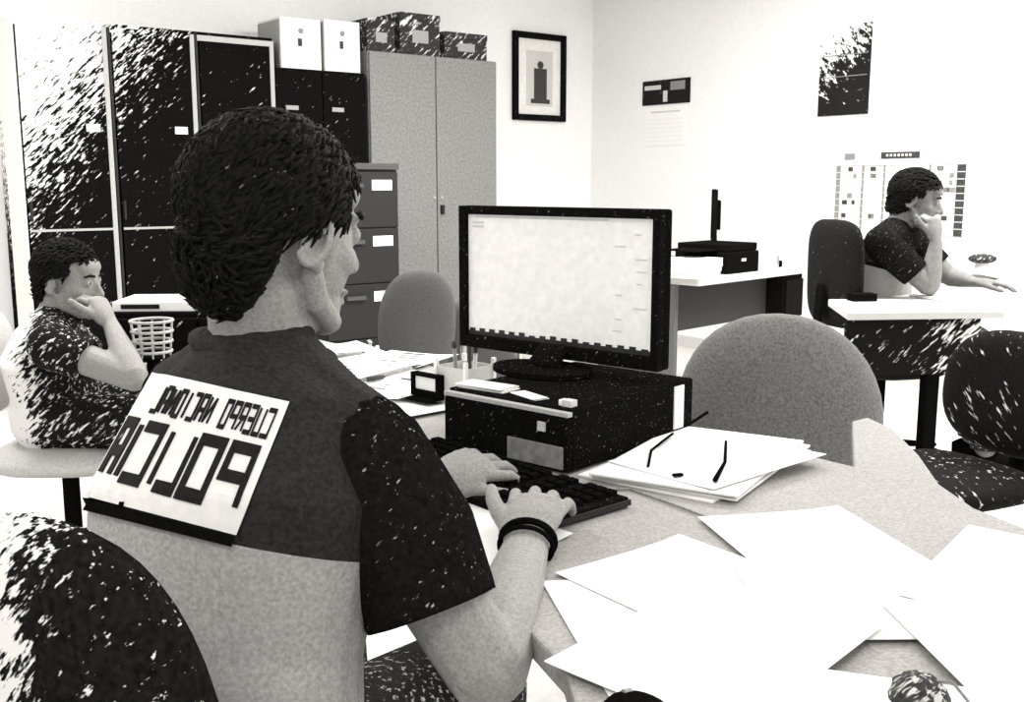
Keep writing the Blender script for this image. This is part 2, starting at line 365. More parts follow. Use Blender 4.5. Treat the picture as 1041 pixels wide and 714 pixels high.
# dark poster
c, w, h = wall_rect(834, 26, 885, 117, NB, CORNER, DB)
M['poster'] = mat('dark_poster_white_haze', 0.008, 0.8, 0.5, fleck=0.42, fscale=34, fcol=0.85, fade=((-0.6, 0, 0.8), h * .25, h * 1.0, 0.42), ang=-0.8)  # haze to white painted into the poster colour at its upper left
t = thing('dark_poster', 'dark poster painted fading to white, high on the white wall above the planner', 'poster', c + NB * 0.002, RB)
BX('poster_sheet', (-w/2, -.006, 0), (w/2, 0, h), M['poster'], t)
for s in (-1, 1): BX('poster_strip', (-w*.45, -.0085, h*(.55+s*.12)), (w*.45, -.0065, h*(.56+s*.12)), M['print'], t)
# wall planner
c, w, h = wall_rect(850, 168, 984, 238, NB, CORNER, DB)
t = thing('wall_planner', 'large wall planner chart with dark column strips behind the woman', 'planner', c + NB * 0.003, RB)
BX('board', (-w/2, -.006, 0), (w/2, 0, h), M['paper2'], t)
BX('top_rail', (-w/2, -.012, h), (w/2, 0, h + .02), M['print_pale'], t)
for fx_, ww, mm in ((-.5, .035, 'print'), (-.29, .018, 'print'), (-.12, .016, 'print'), (.22, .016, 'print'), (.42, .06, 'print_dark')):
    BX('column_strip', (w*fx_, -.0085, 0.0), (w*(fx_+ww), -.0065, h), M[mm], t)
for k in range(1, 10): BX('row_line', (-w/2, -.0095, h*k/10-.0025), (w/2, -.009, h*k/10+.0025), M['print_pale'], t)
rr = random.Random(3)
for k in range(26):
    x = rr.choice([-.44, -.4, -.36, -.22, .28, .33, .37]) * w; z = h * (rr.randrange(10) + .2) / 10
    BX('booked_slot', (x, -.0105, z), (x + w*rr.uniform(.02, .05), -.0098, z + h*.06), M[rr.choice(['print', 'print_dark', 'print_pale'])], t)
for i, (a, b, y0, y1, mm, lab) in enumerate([(859, 869, 162, 168, 'print', 'small grey name card above left end of the wall planner'),
                               (896, 935, 160.5, 167, 'print_dark', 'dark title strip on the wall above the planner'),
                               (962, 969, 157, 163, 'print_pale', 'tiny pale card on the wall above right end of the planner')]):
    c, w, h = wall_rect(a, y0, b, y1, NB, CORNER, DB)
    s = thing('wall_card', lab, 'sign', c + NB * 0.003 + V((0, 0, 0.035)), RB)
    BX('card', (-w/2, -.004, 0), (w/2, 0, h), M[mm], s)
    if i == 1:
        for k in range(7): BX('letter_mark', (-w*.36 + k*w*.1, -.0055, h*.3), (-w*.30 + k*w*.1, -.0045, h*.7), M['print_pale'], s)
# ------------------------------------------------------------------ second desk (behind the monitor)
def P3(px, py, z): return W(px, py, z=z)
ZT = 0.74
c0 = P3(711, 284, ZT); dx = V((0.70, 0.714, 0)); dx.normalize(); dyv = V((-dx.y, dx.x, 0)); R2 = math.atan2(dx.y, dx.x)
t = thing('back_desk', 'pale topped desk with dark panels standing against the far white wall', 'desk', (c0.x, c0.y, 0), R2)
LD, DD = 1.06, 0.62
BX('desktop', (0, 0, ZT - 0.035), (LD, DD, ZT), M['deskedge'], t, 0.004)
BX('modesty_panel', (0.0305, 0.145, 0.47), (LD - 0.2, 0.165, ZT - 0.0355), M['panel_grey'], t)
BX('end_panel', (0.0, 0.14, 0.0), (0.03, DD, ZT - 0.0355), M['print_mid'], t)
pd = BX('pedestal', (LD - 0.2, 0.04, 0.0), (LD, .34, ZT - 0.0355), M['wood_dark'], t, 0.003)
for k in range(3):
    q = BX('drawer', (LD - 0.19, 0.026, 0.03 + k*.22), (LD - .01, 0.0395, 0.235 + k*.22), M['wood_dark'], pd, 0.002)
def at2(x, y, z=ZT): return c0 + dx * x + dyv * y + V((0, 0, z - c0.z))
def paper_stack(name, label, cat, loc, rz, w, d, n, th, m1='white', m2='paper2', group=None, jit=0.012):
    t = thing(name, label, cat, loc, rz, group); z = 0.0; r = random.Random(hash(label) % 999 if False else len(label))
    for k in range(n):
        me = MB().box((0, 0, 0), (w, d, th * .95))
        o = obj('sheaf', me, M[m1 if k % 2 else m2], t, bevel=0.001)
        o.location = (r.uniform(-jit, jit), r.uniform(-jit, jit), z + th/2); o.rotation_euler = (0, 0, r.uniform(-.08, .08)); z += th
    return t
paper_stack('paper_stack', 'thick stack of white folders at the near end of the back desk', 'papers', at2(.10, .14), R2 + .1, .30, .22, 4, .022)
ps = paper_stack('paper_stack', 'low stack of papers behind the thick one on the back desk', 'papers', at2(.11, .45), R2 - .1, .30, .22, 3, .03)
t = thing('desktop_printer', 'black boxy printer in the middle of the back desk', 'printer', at2(.45, .20), R2)
BX('casing', (-.15, -.16, 0), (.15, .16, .11), M['black_plain'], t, .006)
BX('upper_casing', (-.145, -.15, .111), (.145, .15, .15), M['black_plain'], t, .006)
BX('paper_tray', (-.33, -.1, .118), (-.1455, .1, .125), M['black_plain'], t)
BX('front_button', (-.02, -.163, .06), (.02, -.1605, .075), M['print_pale'], t)
# monitor seen edge-on, on the printer side
p = at2(.76, .43); t = thing('side_monitor', 'flat black monitor seen edge-on on the back desk', 'monitor', p, R2 + 0.5)
obj('stand_base', MB().cyl((0, 0, 0), (0, 0, .015), .10, .095, 24), M['black_plain'], t)
BX('riser', (-.1, -.1, .016), (.1, .1, .02), M['print_dark'], t)
obj('stand_neck', MB().tube([(0.03, 0, .02), (0.035, 0, .12), (0.0, 0, .22)], [(.028, .02), (.024, .018), (.022, .016)], 10), M['black_plain'], t)
a = math.atan2(p.y, p.x) - (R2 + .5) + 0.02     # panel plane lies along the sight line of this desk corner
o = BX('screen_panel', (-.19, -.014, .14), (.19, .014, .42), M['black_plain'], t, .006); o.rotation_euler = (0, 0, a)
o2 = BX('rear_bulge', (-.10, -.034, .2), (.10, -.0145, .36), M['black_plain'], o, .006)
# small things on the back desk
t = thing('white_binder', 'white ring binder standing beside the edge-on monitor', 'binder', at2(.72, .10), R2 + .2)
BX('binder_body', (-.02, -.09, 0), (.02, .09, .10), M['white'], t, .003); BX('spine_label', (-.012, -.0935, .03), (.012, -.0905, .075), M['print'], t)
t = thing('desk_telephone', 'black telephone at the far end of the back desk', 'telephone', at2(.86, .18), R2)
obj('phone_body', MB().prism([(-.07, -.09), (.07, -.09), (.07, .09), (-.07, .09)], 0, .035), M['black_plain'], t, bevel=.006)
obj('handset', MB().tube([(-.045, -.09, .06), (-.045, -.03, .07), (-.045, .03, .07), (-.045, .09, .06)], [.02, .014, .014, .02], 10), M['black_plain'], t, smooth=True)
pth = [at2(1.075, .10, .72), at2(1.085, .06, .45), at2(1.09, .02, .30), at2(1.08, -.02, .12), at2(1.05, -.1, .012), at2(1.15, -.02, .012)]
tag(obj('power_cable', MB().tube(pth, [.006]*6, 8), M['black_plain'], smooth=True), 'black power cable hanging from the end of the back desk', 'cable')
# ------------------------------------------------------------------ chairs
def office_chair(name, label, loc, rz, m, bw=.42, bh=.46, bz=.76, seat=.46, e=3.0, arms=False, lean=.12, bt=.07, bend=.5):
    """local -y is the back"""
    t = thing(name, label, 'chair', loc, rz)
    for k in range(5):
        a = 2 * math.pi * k / 5 + .3; x, y = math.cos(a), math.sin(a)
        l = obj('base_leg', MB().tube([(x*.03, y*.03, .10), (x*.28, y*.28, .075)], [(.022, .018), (.016, .012)], 8), M['black_plain'], t, smooth=True)
        obj('caster', MB().cyl((x*.28 - y*.02, y*.28 + x*.02, .03), (x*.28 + y*.02, y*.28 - x*.02, .03), .03, n=14), M['black_plain'], l)
    obj('gas_column', MB().cyl((0, 0, .09), (0, 0, seat - .07), .025), M['black_plain'], t)
    R = Matrix.Rotation(math.pi / 2, 3, 'X')
    obj('seat', MB().cushion(.46, .45, .09, 3.2, c=(0, .02, seat - .02), R=R), m, t, smooth=True)
    RB_ = Matrix.Rotation(lean, 3, 'X')
    obj('backrest', MB().cushion(bw, bh, bt, e, bend=bend, c=(0, -.25, bz), R=RB_), m, t, smooth=True)
    obj('back_bracket', MB().tube([(0, -.05, seat - .08), (0, -.27, seat - .07), (0, -.315, seat + .08), (0, -.30, bz - .05)], [(.03, .01)]*4, 8, ref=(1, 0, 0)), M['black_plain'], t, smooth=True)
    if arms:
        for s in (-1, 1):
            am = obj('armrest', MB().tube([(s*.27, -.16, .67), (s*.28, .0, .685), (s*.27, .14, .675)], [(.025, .014)]*3, 10, ref=(1, 0, 0)), M['black_plain'], t, smooth=True)
            obj('arm_support', MB().tube([(s*.2, .0, seat - .05), (s*.27, 0, seat - .03), (s*.275, 0, .66)], [.014]*3, 8), M['black_plain'], am, smooth=True)
    return t
def visitor_chair(name, label, loc, rz, m, bw=.46, bh=.40, bz=.68, e=2.1, bt=.09, bend=.6, group=None):
    t = thing(name, label, 'chair', loc, rz, group)
    for sx in (-1, 1):
        obj('leg', MB().tube([(sx*.20, .18, .40), (sx*.215, .2, .0125)], [.0125, .0125], 10), M['chrome'], t, smooth=True)
        obj('leg', MB().tube([(sx*.19, -.24, bz - .05), (sx*.20, -.19, .40), (sx*.215, -.24, .0125)], [.0125]*3, 10), M['chrome'], t, smooth=True)
    R = Matrix.Rotation(math.pi / 2, 3, 'X')
    obj('seat', MB().cushion(.46, .44, .08, 3.0, c=(0, 0, .44), R=R), m, t, smooth=True)
    obj('backrest', MB().cushion(bw, bh, bt, e, bend=bend, c=(0, -.25, bz), R=Matrix.Rotation(.12, 3, 'X')), m, t, smooth=True)
    return t
# round-backed grey chair behind the front desk
p = W(787, 420, Y=2.25)
visitor_chair('visitor_chair', 'round backed grey upholstered chair on the far side of the front desk', (p.x + .09, p.y + .235, 0), math.radians(-20), M['chair_grey'], bw=.455, bh=.52, bz=.66, e=2.15, bt=.16, bend=.35)
p = W(398, 330, Y=3.9)
visitor_chair('visitor_chair', 'grey chair with tall rounded back in front of the filing cabinet', (p.x, p.y + .2, 0), math.radians(25), M['chair_grey2'], bw=.31, bh=.44, bz=.66, e=2.4, group='grey chairs beyond the desk')
p = W(468, 355, Y=4.4)
visitor_chair('visitor_chair', 'low grey chair back partly hidden by the monitor edge', (p.x + .03, p.y + .2, 0), math.radians(10), M['chair_grey2'], bw=.34, bh=.40, bz=.52, e=2.4, group='grey chairs beyond the desk')
# ------------------------------------------------------------------ front desk
E1 = V((0.66, -0.75, 0)).normalized(); E2 = V((0.75, 0.66, 0)).normalized(); RD = math.atan2(E1.y, E1.x)
def pix(px, py): q = P3(px, py, ZT); return (q.x, q.y)
poly = [(-.60, 3.06), pix(868, 474), pix(866, 428), pix(882, 424), pix(908, 436), pix(934, 462), pix(955, 492), pix(990, 516), pix(1041, 536), (.74, 1.0), (.74, .30), (.075, .30), (.07, .70), (.05, .93), (.0, 1.06), (-.06, 1.15), (-.33, 1.45), (-.50, 1.9), (-.62, 2.6)]
t = thing('front_desk', 'pale grey front desk covered with paper, the officer types at it', 'desk', (0, 0, 0))
obj('desktop', MB().prism(poly[::-1], ZT - .03, ZT), M['desk'], t, bevel=.004)
for (x, y) in ((-.55, 2.9), (-.42, 1.9), (.5, 1.6), (.65, .40), (.18, .40)):
    obj('leg', MB().cyl((x, y, 0), (x, y, ZT - .0305), .025), M['alu'], t)
ctr = V((.0, 2.26, 0))
o = obj('modesty_panel', MB().box((0, 0, .5), (1.3, .018, .4)), M['print'], t); o.location = (-.03, 2.23, 0); o.rotation_euler = (0, 0, RD)
# desktop computer
PX = V((.75, -.66, 0)).normalized(); PY = V((.66, .75, 0)).normalized(); RP = math.atan2(PX.y, PX.x)
pc = P3(577, 484, ZT)                          # near right bottom corner
t = thing('desktop_computer', 'flat black desktop computer lying under the monitor', 'computer', (pc.x, pc.y, ZT), RP)
PW, PD, PH = .275, .37, .105
BX('casing', (-PW, .012, .004), (0, PD, PH), M['black'], t, .003)
BX('front_bezel', (-PW, 0, .004), (0, .0115, PH - .012), M['black'], t, .003)
BX('edge_highlight', (-PW, -.001, PH - .0115), (0, .0115, PH - .004), M['alu'], t, .001)  # highlight on the top front edge, painted as a pale strip
BX('drive_flap', (-.125, -.004, .008), (-.008, -.0005, .045), M['grey_metal'], t, .001)
BX('power_button', (-.06, -.004, .065), (-.045, -.0005, .08), M['print_pale'], t)
BX('vent_panel', (.0005, PD - .065, .02), (.003, PD - .035, .098), M['paper2'], t)
for x in (-PW + .03, -.03):
    for y in (.04, PD - .04): obj('foot', MB().cyl((x, y, 0), (x, y, .0039), .012), M['black_plain'], t)
def pcp(x, y, z=0): q = pc + PX * x + PY * y; return V((q.x, q.y, z))
TOPC = ZT + PH
# monitor
MXv = V((.765, -.644, 0)).normalized(); RM = math.atan2(MXv.y, MXv.x)
mc = V((.078, 1.955, 0))
t = thing('monitor', 'black widescreen monitor with lit white window on the desktop computer', 'monitor', (mc.x, mc.y, TOPC), RM)
MW, MH, Z0 = .478, .286, .022
BEZ = .017
scr = MB()
BX('back_shell', (-MW/2, .012, Z0), (MW/2, .035, Z0 + MH), M['black_plain'], t, .005)
for (lo, hi) in (((-MW/2, -.006, Z0), (-MW/2 + BEZ, .0115, Z0 + MH)), ((MW/2 - BEZ, -.006, Z0), (MW/2, .0115, Z0 + MH)),
                 ((-MW/2 + BEZ, -.006, Z0 + MH - BEZ), (MW/2 - BEZ, .0115, Z0 + MH)), ((-MW/2 + BEZ, -.006, Z0), (MW/2 - BEZ, .0115, Z0 + BEZ * 1.5))):
    BX('bezel', lo, hi, M['black'], t, .002)
sc = BX('screen', (-MW/2 + BEZ, .006, Z0 + BEZ * 1.5), (MW/2 - BEZ, .011, Z0 + MH - BEZ), M['lcd'], t)
sx0, sx1, sz0, sz1 = -MW/2 + BEZ, MW/2 - BEZ, Z0 + BEZ * 1.5, Z0 + MH - BEZ
BX('task_bar', (sx0, .004, sz0), (sx1, .0055, sz0 + .008), M['lcd_bar'], sc)
rr = random.Random(5)
for k in range(17): BX('task_icon', (sx0 + .004 + k*.026, .004, sz0 + .0081), (sx0 + .018 + k*.026, .0055, sz0 + .011 + rr.random()*.004), M['lcd_bar'], sc)
BX('title_bar', (sx0 + .02, .004, sz1 - .006), (sx1 - .10, .0055, sz1 - .003), M['lcd_line'], sc)
for k in range(2): BX('text_line', (sx0 + .012, .0045, sz1 - .018 - k*.008), (sx0 + .042, .0055, sz1 - .014 - k*.008), M['lcd_line'], sc)
for k in range(9):
    x = sx1 - rr.uniform(.03, .09); BX('text_line', (x, .0045, sz1 - .03 - k*.022), (x + rr.uniform(.01, .028), .0055, sz1 - .0275 - k*.022), M['lcd_line'], sc)
# stand (local frame of the monitor)
obj('stand_neck', MB().tube([(.01, -.04, .014), (.01, -.025, .03), (.01, -.013, .045)], [(.040, .014), (.037, .009), (.035, .006)], 12, ref=(1, 0, 0)), M['black'], t, smooth=True)
obj('stand_base', MB().prism([(.01 + .105*math.cos(a), -.045 + .075*math.sin(a)) for a in [2*math.pi*k/28 for k in range(28)]], 0.0005, .012), M['black'], t, bevel=.002)
# things lying on the computer
p = pcp(-.22, .05, TOPC); paper_stack('note_stack', 'small white slips at the left end on top of the computer', 'papers', p, RP + .1, .10, .05, 3, .0025, jit=.004)
p = pcp(-.115, .045, TOPC); paper_stack('note_stack', 'torn pale note lying before the monitor stand', 'papers', p, RP - .2, .07, .03, 2, .002, jit=.004)
p = pcp(-.025, .03, TOPC); t = thing('eraser', 'little white eraser on the front corner of the computer', 'eraser', p, RP)
BX('rubber', (-.013, -.008, 0), (.013, .008, .01), M['white'], t, .002); BX('sleeve', (-.005, -.0085, -.0), (.0132, .0085, .0104), M['print_pale'], t)
# keyboard
kc = P3(640, 516, ZT); KL, KD = .45, .17
KX = V((.66, -.75, 0)).normalized(); KY = V((.75, .66, 0)).normalized()
t = thing('keyboard', 'wide black keyboard under both of the typing hands', 'keyboard', (kc.x, kc.y, ZT), math.atan2(KX.y, KX.x))
obj('case', MB().prism([(-KL, -KD), (0, -KD), (0, 0), (-KL, 0)], 0, .016), M['black'], t, bevel=.004)
BX('rim', (-.0005, -KD, .004), (.003, 0, .012), M['file_metal'], t)
kme = MB().box((0, 0, 0), (.0155, .0155, .007)).mesh('key'); kme.materials.append(M['black_plain'])
for r in range(6):
    for q in range(22):
        if q in (15, 18) and True: continue
        x = -KL + .018 + q * .0194; y = -.016 - r * .0235
        o = link('key', kme, None, t); o.location = (x, y, .0195)
for x in (-.25, -.2): BX('space_bar', (x - .04, -KD + .004, .016), (x + .04, -KD + .012, .021), M['black_plain'], t)
# ------------------------------------------------------------------ papers on the front desk
def sheet(name, label, cx, cy, w, d, rot, z, m='white', lines=0, cat='paper', group=None, curl=.004):
    q = V((cx, cy, 0)); mb = MB(); n = 6; vs = []; fs = []
    t = thing(name, label, cat, (q.x, q.y, z), rot, group)
    for top in (1, 0):
        for i in range(n + 1):
            for j in range(n + 1):
                x = (i / n - .5) * w; y = (j / n - .5) * d
                zc = curl * ((abs(i / n - .5) * 2) ** 3) * (1 if (i > n / 2) else .3)
                vs.append((x, y, zc + (.0012 if top else .0002)))
    K = (n + 1) ** 2
    for i in range(n):
        for j in range(n):
            a = i * (n + 1) + j; f = (a, a + n + 1, a + n + 2, a + 1); fs.append(f); fs.append(tuple(k + K for k in f[::-1]))
    for i in range(n):
        for (a, b) in ((i*(n+1), (i+1)*(n+1)), (i*(n+1)+n, (i+1)*(n+1)+n), (i, i+1), (n*(n+1)+i, n*(n+1)+i+1)): fs.append((a, b, b + K, a + K))
    mb.add(vs, fs); s = obj('leaf', mb, M[m], t, smooth=False)
    r = random.Random(len(label))
    for k in range(lines):
        y = d/2 - .03 - k * (d - .06) / max(lines, 1); L_ = w * r.uniform(.35, .8)
        BX('printed_line', (-w*.4, y, .0013), (-w*.4 + L_, y + r.choice([.006, .012, .018]), .0016), M[r.choice(['print', 'print_dark', 'print_pale'])], s)
    return t
A4 = (.21, .297)

def rot_of(dx_, dy_): return math.atan2(-dx_, dy_)      # local +y points along (dx_, dy_)
GP = 'white sheets on the front desk'
for (cx, cy, w, d, r, z, lab) in [
    (.166, 1.014, .21, .297, rot_of(-.19, .98), .0010, 'blank white sheet lying right beside the officer forearm'),
    (.2245, 1.109, .21, .297, rot_of(-.607, .795), .0025, 'tilted blank white sheet in front of the keyboard corner'),
    (.388, 1.241, .21, .297, rot_of(-.2, .98), .0040, 'blank white sheet whose far corner points at the round grey chair'),
    (.415, 1.085, .297, .21, .02, .0055, 'sideways blank white sheet just above the bare grey gap on the desk'),
    (.208, .965, .21, .297, rot_of(.67, .74), .0070, 'slanted blank white sheet whose edge borders the bare grey gap from the left'),
    (.602, 1.141, .21, .297, rot_of(.61, .79), .0070, 'blank white sheet overhanging the rounded right end of the front desk'),
    (.512, .925, .21, .297, .05, .0085, 'blank white sheet to the right of the dark crumpled pouch'),
    (.305, .745, .21, .297, -.3, .0100, 'blank white sheet below the bare grey gap at the bottom edge of the picture'),
    (-.10, 1.325, .21, .297, RD + 1.66, .0010, 'white sheet under the wrists between the officer and keyboard'),
]: sheet('paper_sheet', lab, cx, cy, w, d, r, ZT + z - .0008, group=GP)
pp = paper_stack('document_pile', 'loose pile of white documents between the computer and the round grey chair', 'papers', (.312, 1.655, ZT), rot_of(.55, .83), .235, .37, 4, .004, jit=.016)
sheet('paper_sheet', 'top white sheet slipping off the document pile towards the chair', .335, 1.625, .21, .297, rot_of(.75, .66), ZT + .0165, group=GP, curl=.002)
tag(obj('black_cord', MB().tube([P3(684, 441, .763), P3(676, 447, .762), P3(662, 458, .761), P3(659, 474, .7605)], [.0022]*4, 8), M['black_plain'], smooth=True), 'black cord looping over the document pile beside the computer', 'cord')
tag(obj('black_pen', MB().tube([P3(738, 449, .7645), P3(737, 470, .7645), P3(727, 488, .7645)], [.0025, .0028, .0042], 8), M['black_plain'], smooth=True), 'bent black cord end lying on the document pile nearer the chair', 'cord')
bpy.data.objects['black_pen'].name = 'black_cord.001'
tag(obj('paper_clip', MB().box(P3(689, 483, .7615), (.016, .007, .004), .3), M['black_plain']), 'tiny black clip on the document pile between two cords', 'clip')
tag(obj('mouse_cable', MB().tube([P3(600, 500, .743), P3(640, 497, .743), P3(690, 515, .743), P3(735, 532, .743)], [.0018]*4, 6), M['print'], smooth=True), 'thin grey cable running along the desk under the document pile', 'cable')
tag(obj('power_lead', MB().tube([P3(640, 468, .744), P3(668, 452, .744), P3(692, 437, .744), pcp(.02, PD + .02, .78)], [.0028]*4, 8), M['black_plain'], smooth=True), 'black lead running along the side of the desktop computer', 'cable')
# objects at the near edge
p = P3(652, 742, ZT); t = thing('computer_mouse', 'black rounded mouse at the bottom edge of the picture', 'mouse', (p.x, p.y - .02, ZT + .002), .4)
o = obj('shell', MB().ell((0, 0, .004), (.034, .055, .03), nu=24, nv=14), M['black_plain'], t, smooth=True)
for v in o.data.vertices: v.co.z = max(v.co.z, 0.0)
obj('wheel', MB().cyl((-.004, .03, .026), (.004, .03, .026), .005), M['print'], t)
p = P3(934, 722, ZT); t = thing('pouch', 'crumpled dark speckled pouch on the near right of the front desk', 'pouch', (p.x, p.y, ZT + .002), 0)
M['pouch'] = mat('speckled_pouch', .03, .8, .5, fleck=.75, fscale=120, fcol=.55)
o = obj('bag', MB().ell((0, 0, .008), (.026, .03, .022), nu=24, nv=14), M['pouch'], t, smooth=True)
rr = random.Random(2)
for v in o.data.vertices: v.co = v.co * (1 + rr.uniform(-.05, .05)); v.co.z = max(v.co.z, 0)
obj('drawstring', MB().tube([(.012, -.0, .0255), (.03, .005, .022), (.045, -.02, .003), (.05, -.04, .003)], [.0016]*4, 6), M['print'], t, smooth=True)
# clutter at the far left of the front desk
GL = 'printed papers at the far end of the front desk'
for i, (cx, cy, r, z, lines, lab) in enumerate([
    (-.47, 2.77, .5, .001, 7, 'printed sheet at the very far end of the front desk, beside the officer chin'),
    (-.30, 2.62, -.45, .002, 8, 'printed form in front of the grey chairs at the far end of the front desk'),
    (-.40, 2.42, .15, .004, 6, 'printed form half hidden behind the officer face and shoulder'),
    (-.24, 2.30, -.60, .006, 6, 'printed sheet just behind the black rimmed card stand'),
    (-.27, 2.05, RD, .0015, 1, 'nearly blank sheet between the card stand and the dark sleeve')]):
    sheet('printed_sheet', lab, cx, cy, .21, .297, r, ZT + z - .0008, m='white', lines=lines, group=GL, curl=.006)
for i, (a, b, m, lab) in enumerate([((352, 391), (428, 371), 'print', 'grey pen lying across the printed forms'),
                       ((372, 386), (392, 383), 'print_dark', 'short dark pen on the printed forms, left of the card stand'),
                       ((333, 377), (343, 376), 'print_dark', 'black marker at the officer collar on the printed forms'),
                       ((340, 363), (372, 358), 'print', 'grey pencil on the farthest printed sheet')]):
    A = P3(*a, ZT + .0155); B = P3(*b, ZT + .0155); Dv = (B - A)
    t = thing('pen', lab, 'pen', A, math.atan2(Dv.y, Dv.x), 'pens on the printed forms'); L_ = Dv.length
    obj('barrel', MB().cyl((0, 0, 0), (L_ * .85, 0, 0), .0055, n=10), M[m], t, smooth=True)
    obj('nib', MB().cyl((L_ * .8505, 0, 0), (L_, 0, 0), .0045, .0012, n=10), M['print_dark'], t, smooth=True)
p = P3(431, 404, ZT + .012); t = thing('card_stand', 'small black rimmed card stand among the printed forms', 'card stand', p, RD + .1)
w, h = .085, .05
for (lo, hi) in (((-w/2, 0, 0), (-w/2+.008, .02, h)), ((w/2-.008, 0, 0), (w/2, .02, h)), ((-w/2+.008, 0, h-.007), (w/2-.008, .02, h)), ((-w/2+.008, 0, 0), (w/2-.008, .02, .014))):
    BX('rim_bar', lo, hi, M['black_plain'], t, .001)
BX('card', (-w/2+.008, .008, .014), (w/2-.008, .012, h-.007), M['white'], t)
BX('base', (-w/2, -.03, -.003), (w/2, .04, -.0003), M['black_plain'], t)
# pen holder
p = P3(473, 409, ZT); t = thing('pen_holder', 'clear square pen holder with white edges beside the desktop computer', 'pen holder', p, RP)
w, h = .085, .095
for x, y in ((-1, -1), (1, -1), (-1, 1), (1, 1)): BX('edge_post', (x*w/2 - .004, y*w/2 - .004, 0), (x*w/2 + .004, y*w/2 + .004, h), M['white'], t)
BX('floor_plate', (-w/2, -w/2, 0.0005), (w/2, w/2, .004), M['white'], t)
for s_ in (-1, 1):
    BX('side_plate', (-w/2 + .0045, s_*w/2 - .001, .0045), (w/2 - .0045, s_*w/2 + .001, h - .015), M['print_pale'], t)
    BX('side_plate', (s_*w/2 - .001, -w/2 + .0045, .0045), (s_*w/2 + .001, w/2 - .0045, h - .015), M['print_pale'], t)
for i, (dx_, dy_, hh, m, lab) in enumerate([(-.02, .01, .125, 'print', 'grey pen standing at the left in the pen holder'), (.01, .015, .135, 'print_dark', 'dark pen standing tallest in the pen holder'), (.02, -.012, .118, 'print_pale', 'pale pencil standing at the right in the pen holder')]):
    q = thing('standing_pen', lab, 'pen', p + V((dx_*.8, dy_*.8, .0045)), .3, 'pens in the pen holder')
    obj('barrel', MB().cyl((0, 0, 0), (dx_*.3, dy_*.3, hh - .015), .0045, n=10), M[m], q, smooth=True)
    obj('cap', MB().cyl((dx_*.3, dy_*.3, hh - .0148), (dx_*.34, dy_*.34, hh), .005, n=10), M['print_dark'], q, smooth=True)
# ------------------------------------------------------------------ the woman's desk at the right
w0 = P3(862, 318, ZT); w1 = P3(1022, 316, ZT)
wx = (w1 - w0).normalized(); wy = V((-wx.y, wx.x, 0)); RW = math.atan2(wx.y, wx.x); WL = (w1 - w0).length
t = thing('side_desk', 'white topped desk with a dark front panel where the woman leans', 'desk', w0 - V((0, 0, ZT)), RW)
obj('desktop', MB().prism([(0, 0), (WL, 0), (WL, .9), (.40, .9), (.40, .42), (.10, .42)], ZT - .028, ZT), M['deskedge'], t, bevel=.004)
BX('front_panel', (.02, .05, .50), (WL - .06, .07, ZT - .0285), M['dark_haze'], t)
for x in (.18, WL - .12):
    BX('leg', (x, .30, .03), (x + .05, .36, ZT - .0285), M['black_plain'], t)
    BX('foot', (x, .06, 0), (x + .05, .62, .0295), M['black_plain'], t)
def atw(x, y, z=ZT): q = w0 + wx * x + wy * y; return V((q.x, q.y, z))
p = P3(876, 306, ZT); t = thing('card_case', 'flat black case at the left end of the side desk', 'case', p, RW)
BX('case_body', (-.05, -.03, 0), (.05, .03, .022), M['black_plain'], t, .003); BX('case_lid', (-.05, -.03, .0225), (.05, .03, .03), M['black_plain'], t, .002)
p = P3(978, 303, ZT); paper_stack('paper_stack', 'spread of white papers in front of the woman on the side desk', 'papers', p, RW + .1, .34, .21, 3, .004)
p = P3(985, 290, ZT); t = thing('dark_folder', 'thick dark folder behind the white papers on the side desk', 'folder', p, RW - .1)
BX('cover', (-.09, -.09, 0), (.09, .09, .004), M['print_dark'], t); BX('contents', (-.085, -.085, .0045), (.085, .085, .035), M['box_dark'], t, .003); BX('cover', (-.09, -.09, .0355), (.09, .09, .04), M['print_dark'], t)
p = P3(1003, 283, ZT); t = thing('stationery_tray', 'grey speckled tray with oval top at the far end of the side desk', 'tray', p + V((.0, .06, 0)), RW)
obj('tray_body', MB().ell((0, 0, .09), (.07, .05, .025)), M['box_dark'], t, smooth=True); obj('tray_foot', MB().cyl((0, 0, 0), (0, 0, .07), .04, .03), M['print_pale'], t)
p = W(848, 280, Y=4.35)
office_chair('office_chair', 'tall backed black office chair standing left of the woman', (p.x + .20, p.y - .05, 0), math.radians(-76), M['chair_black'], bw=.40, bh=.44, bz=.83, e=4.0, bt=.07, bend=.3, lean=.02)
p = W(962, 470, Y=2.75)
office_chair('office_chair', 'flecked black office chair in front of the side desk, seat facing away', (p.x + .02, p.y + .05, 0), math.radians(115), M['dark_haze'], bw=.44, bh=.36, bz=.60, e=2.6, bt=.12, seat=.40)
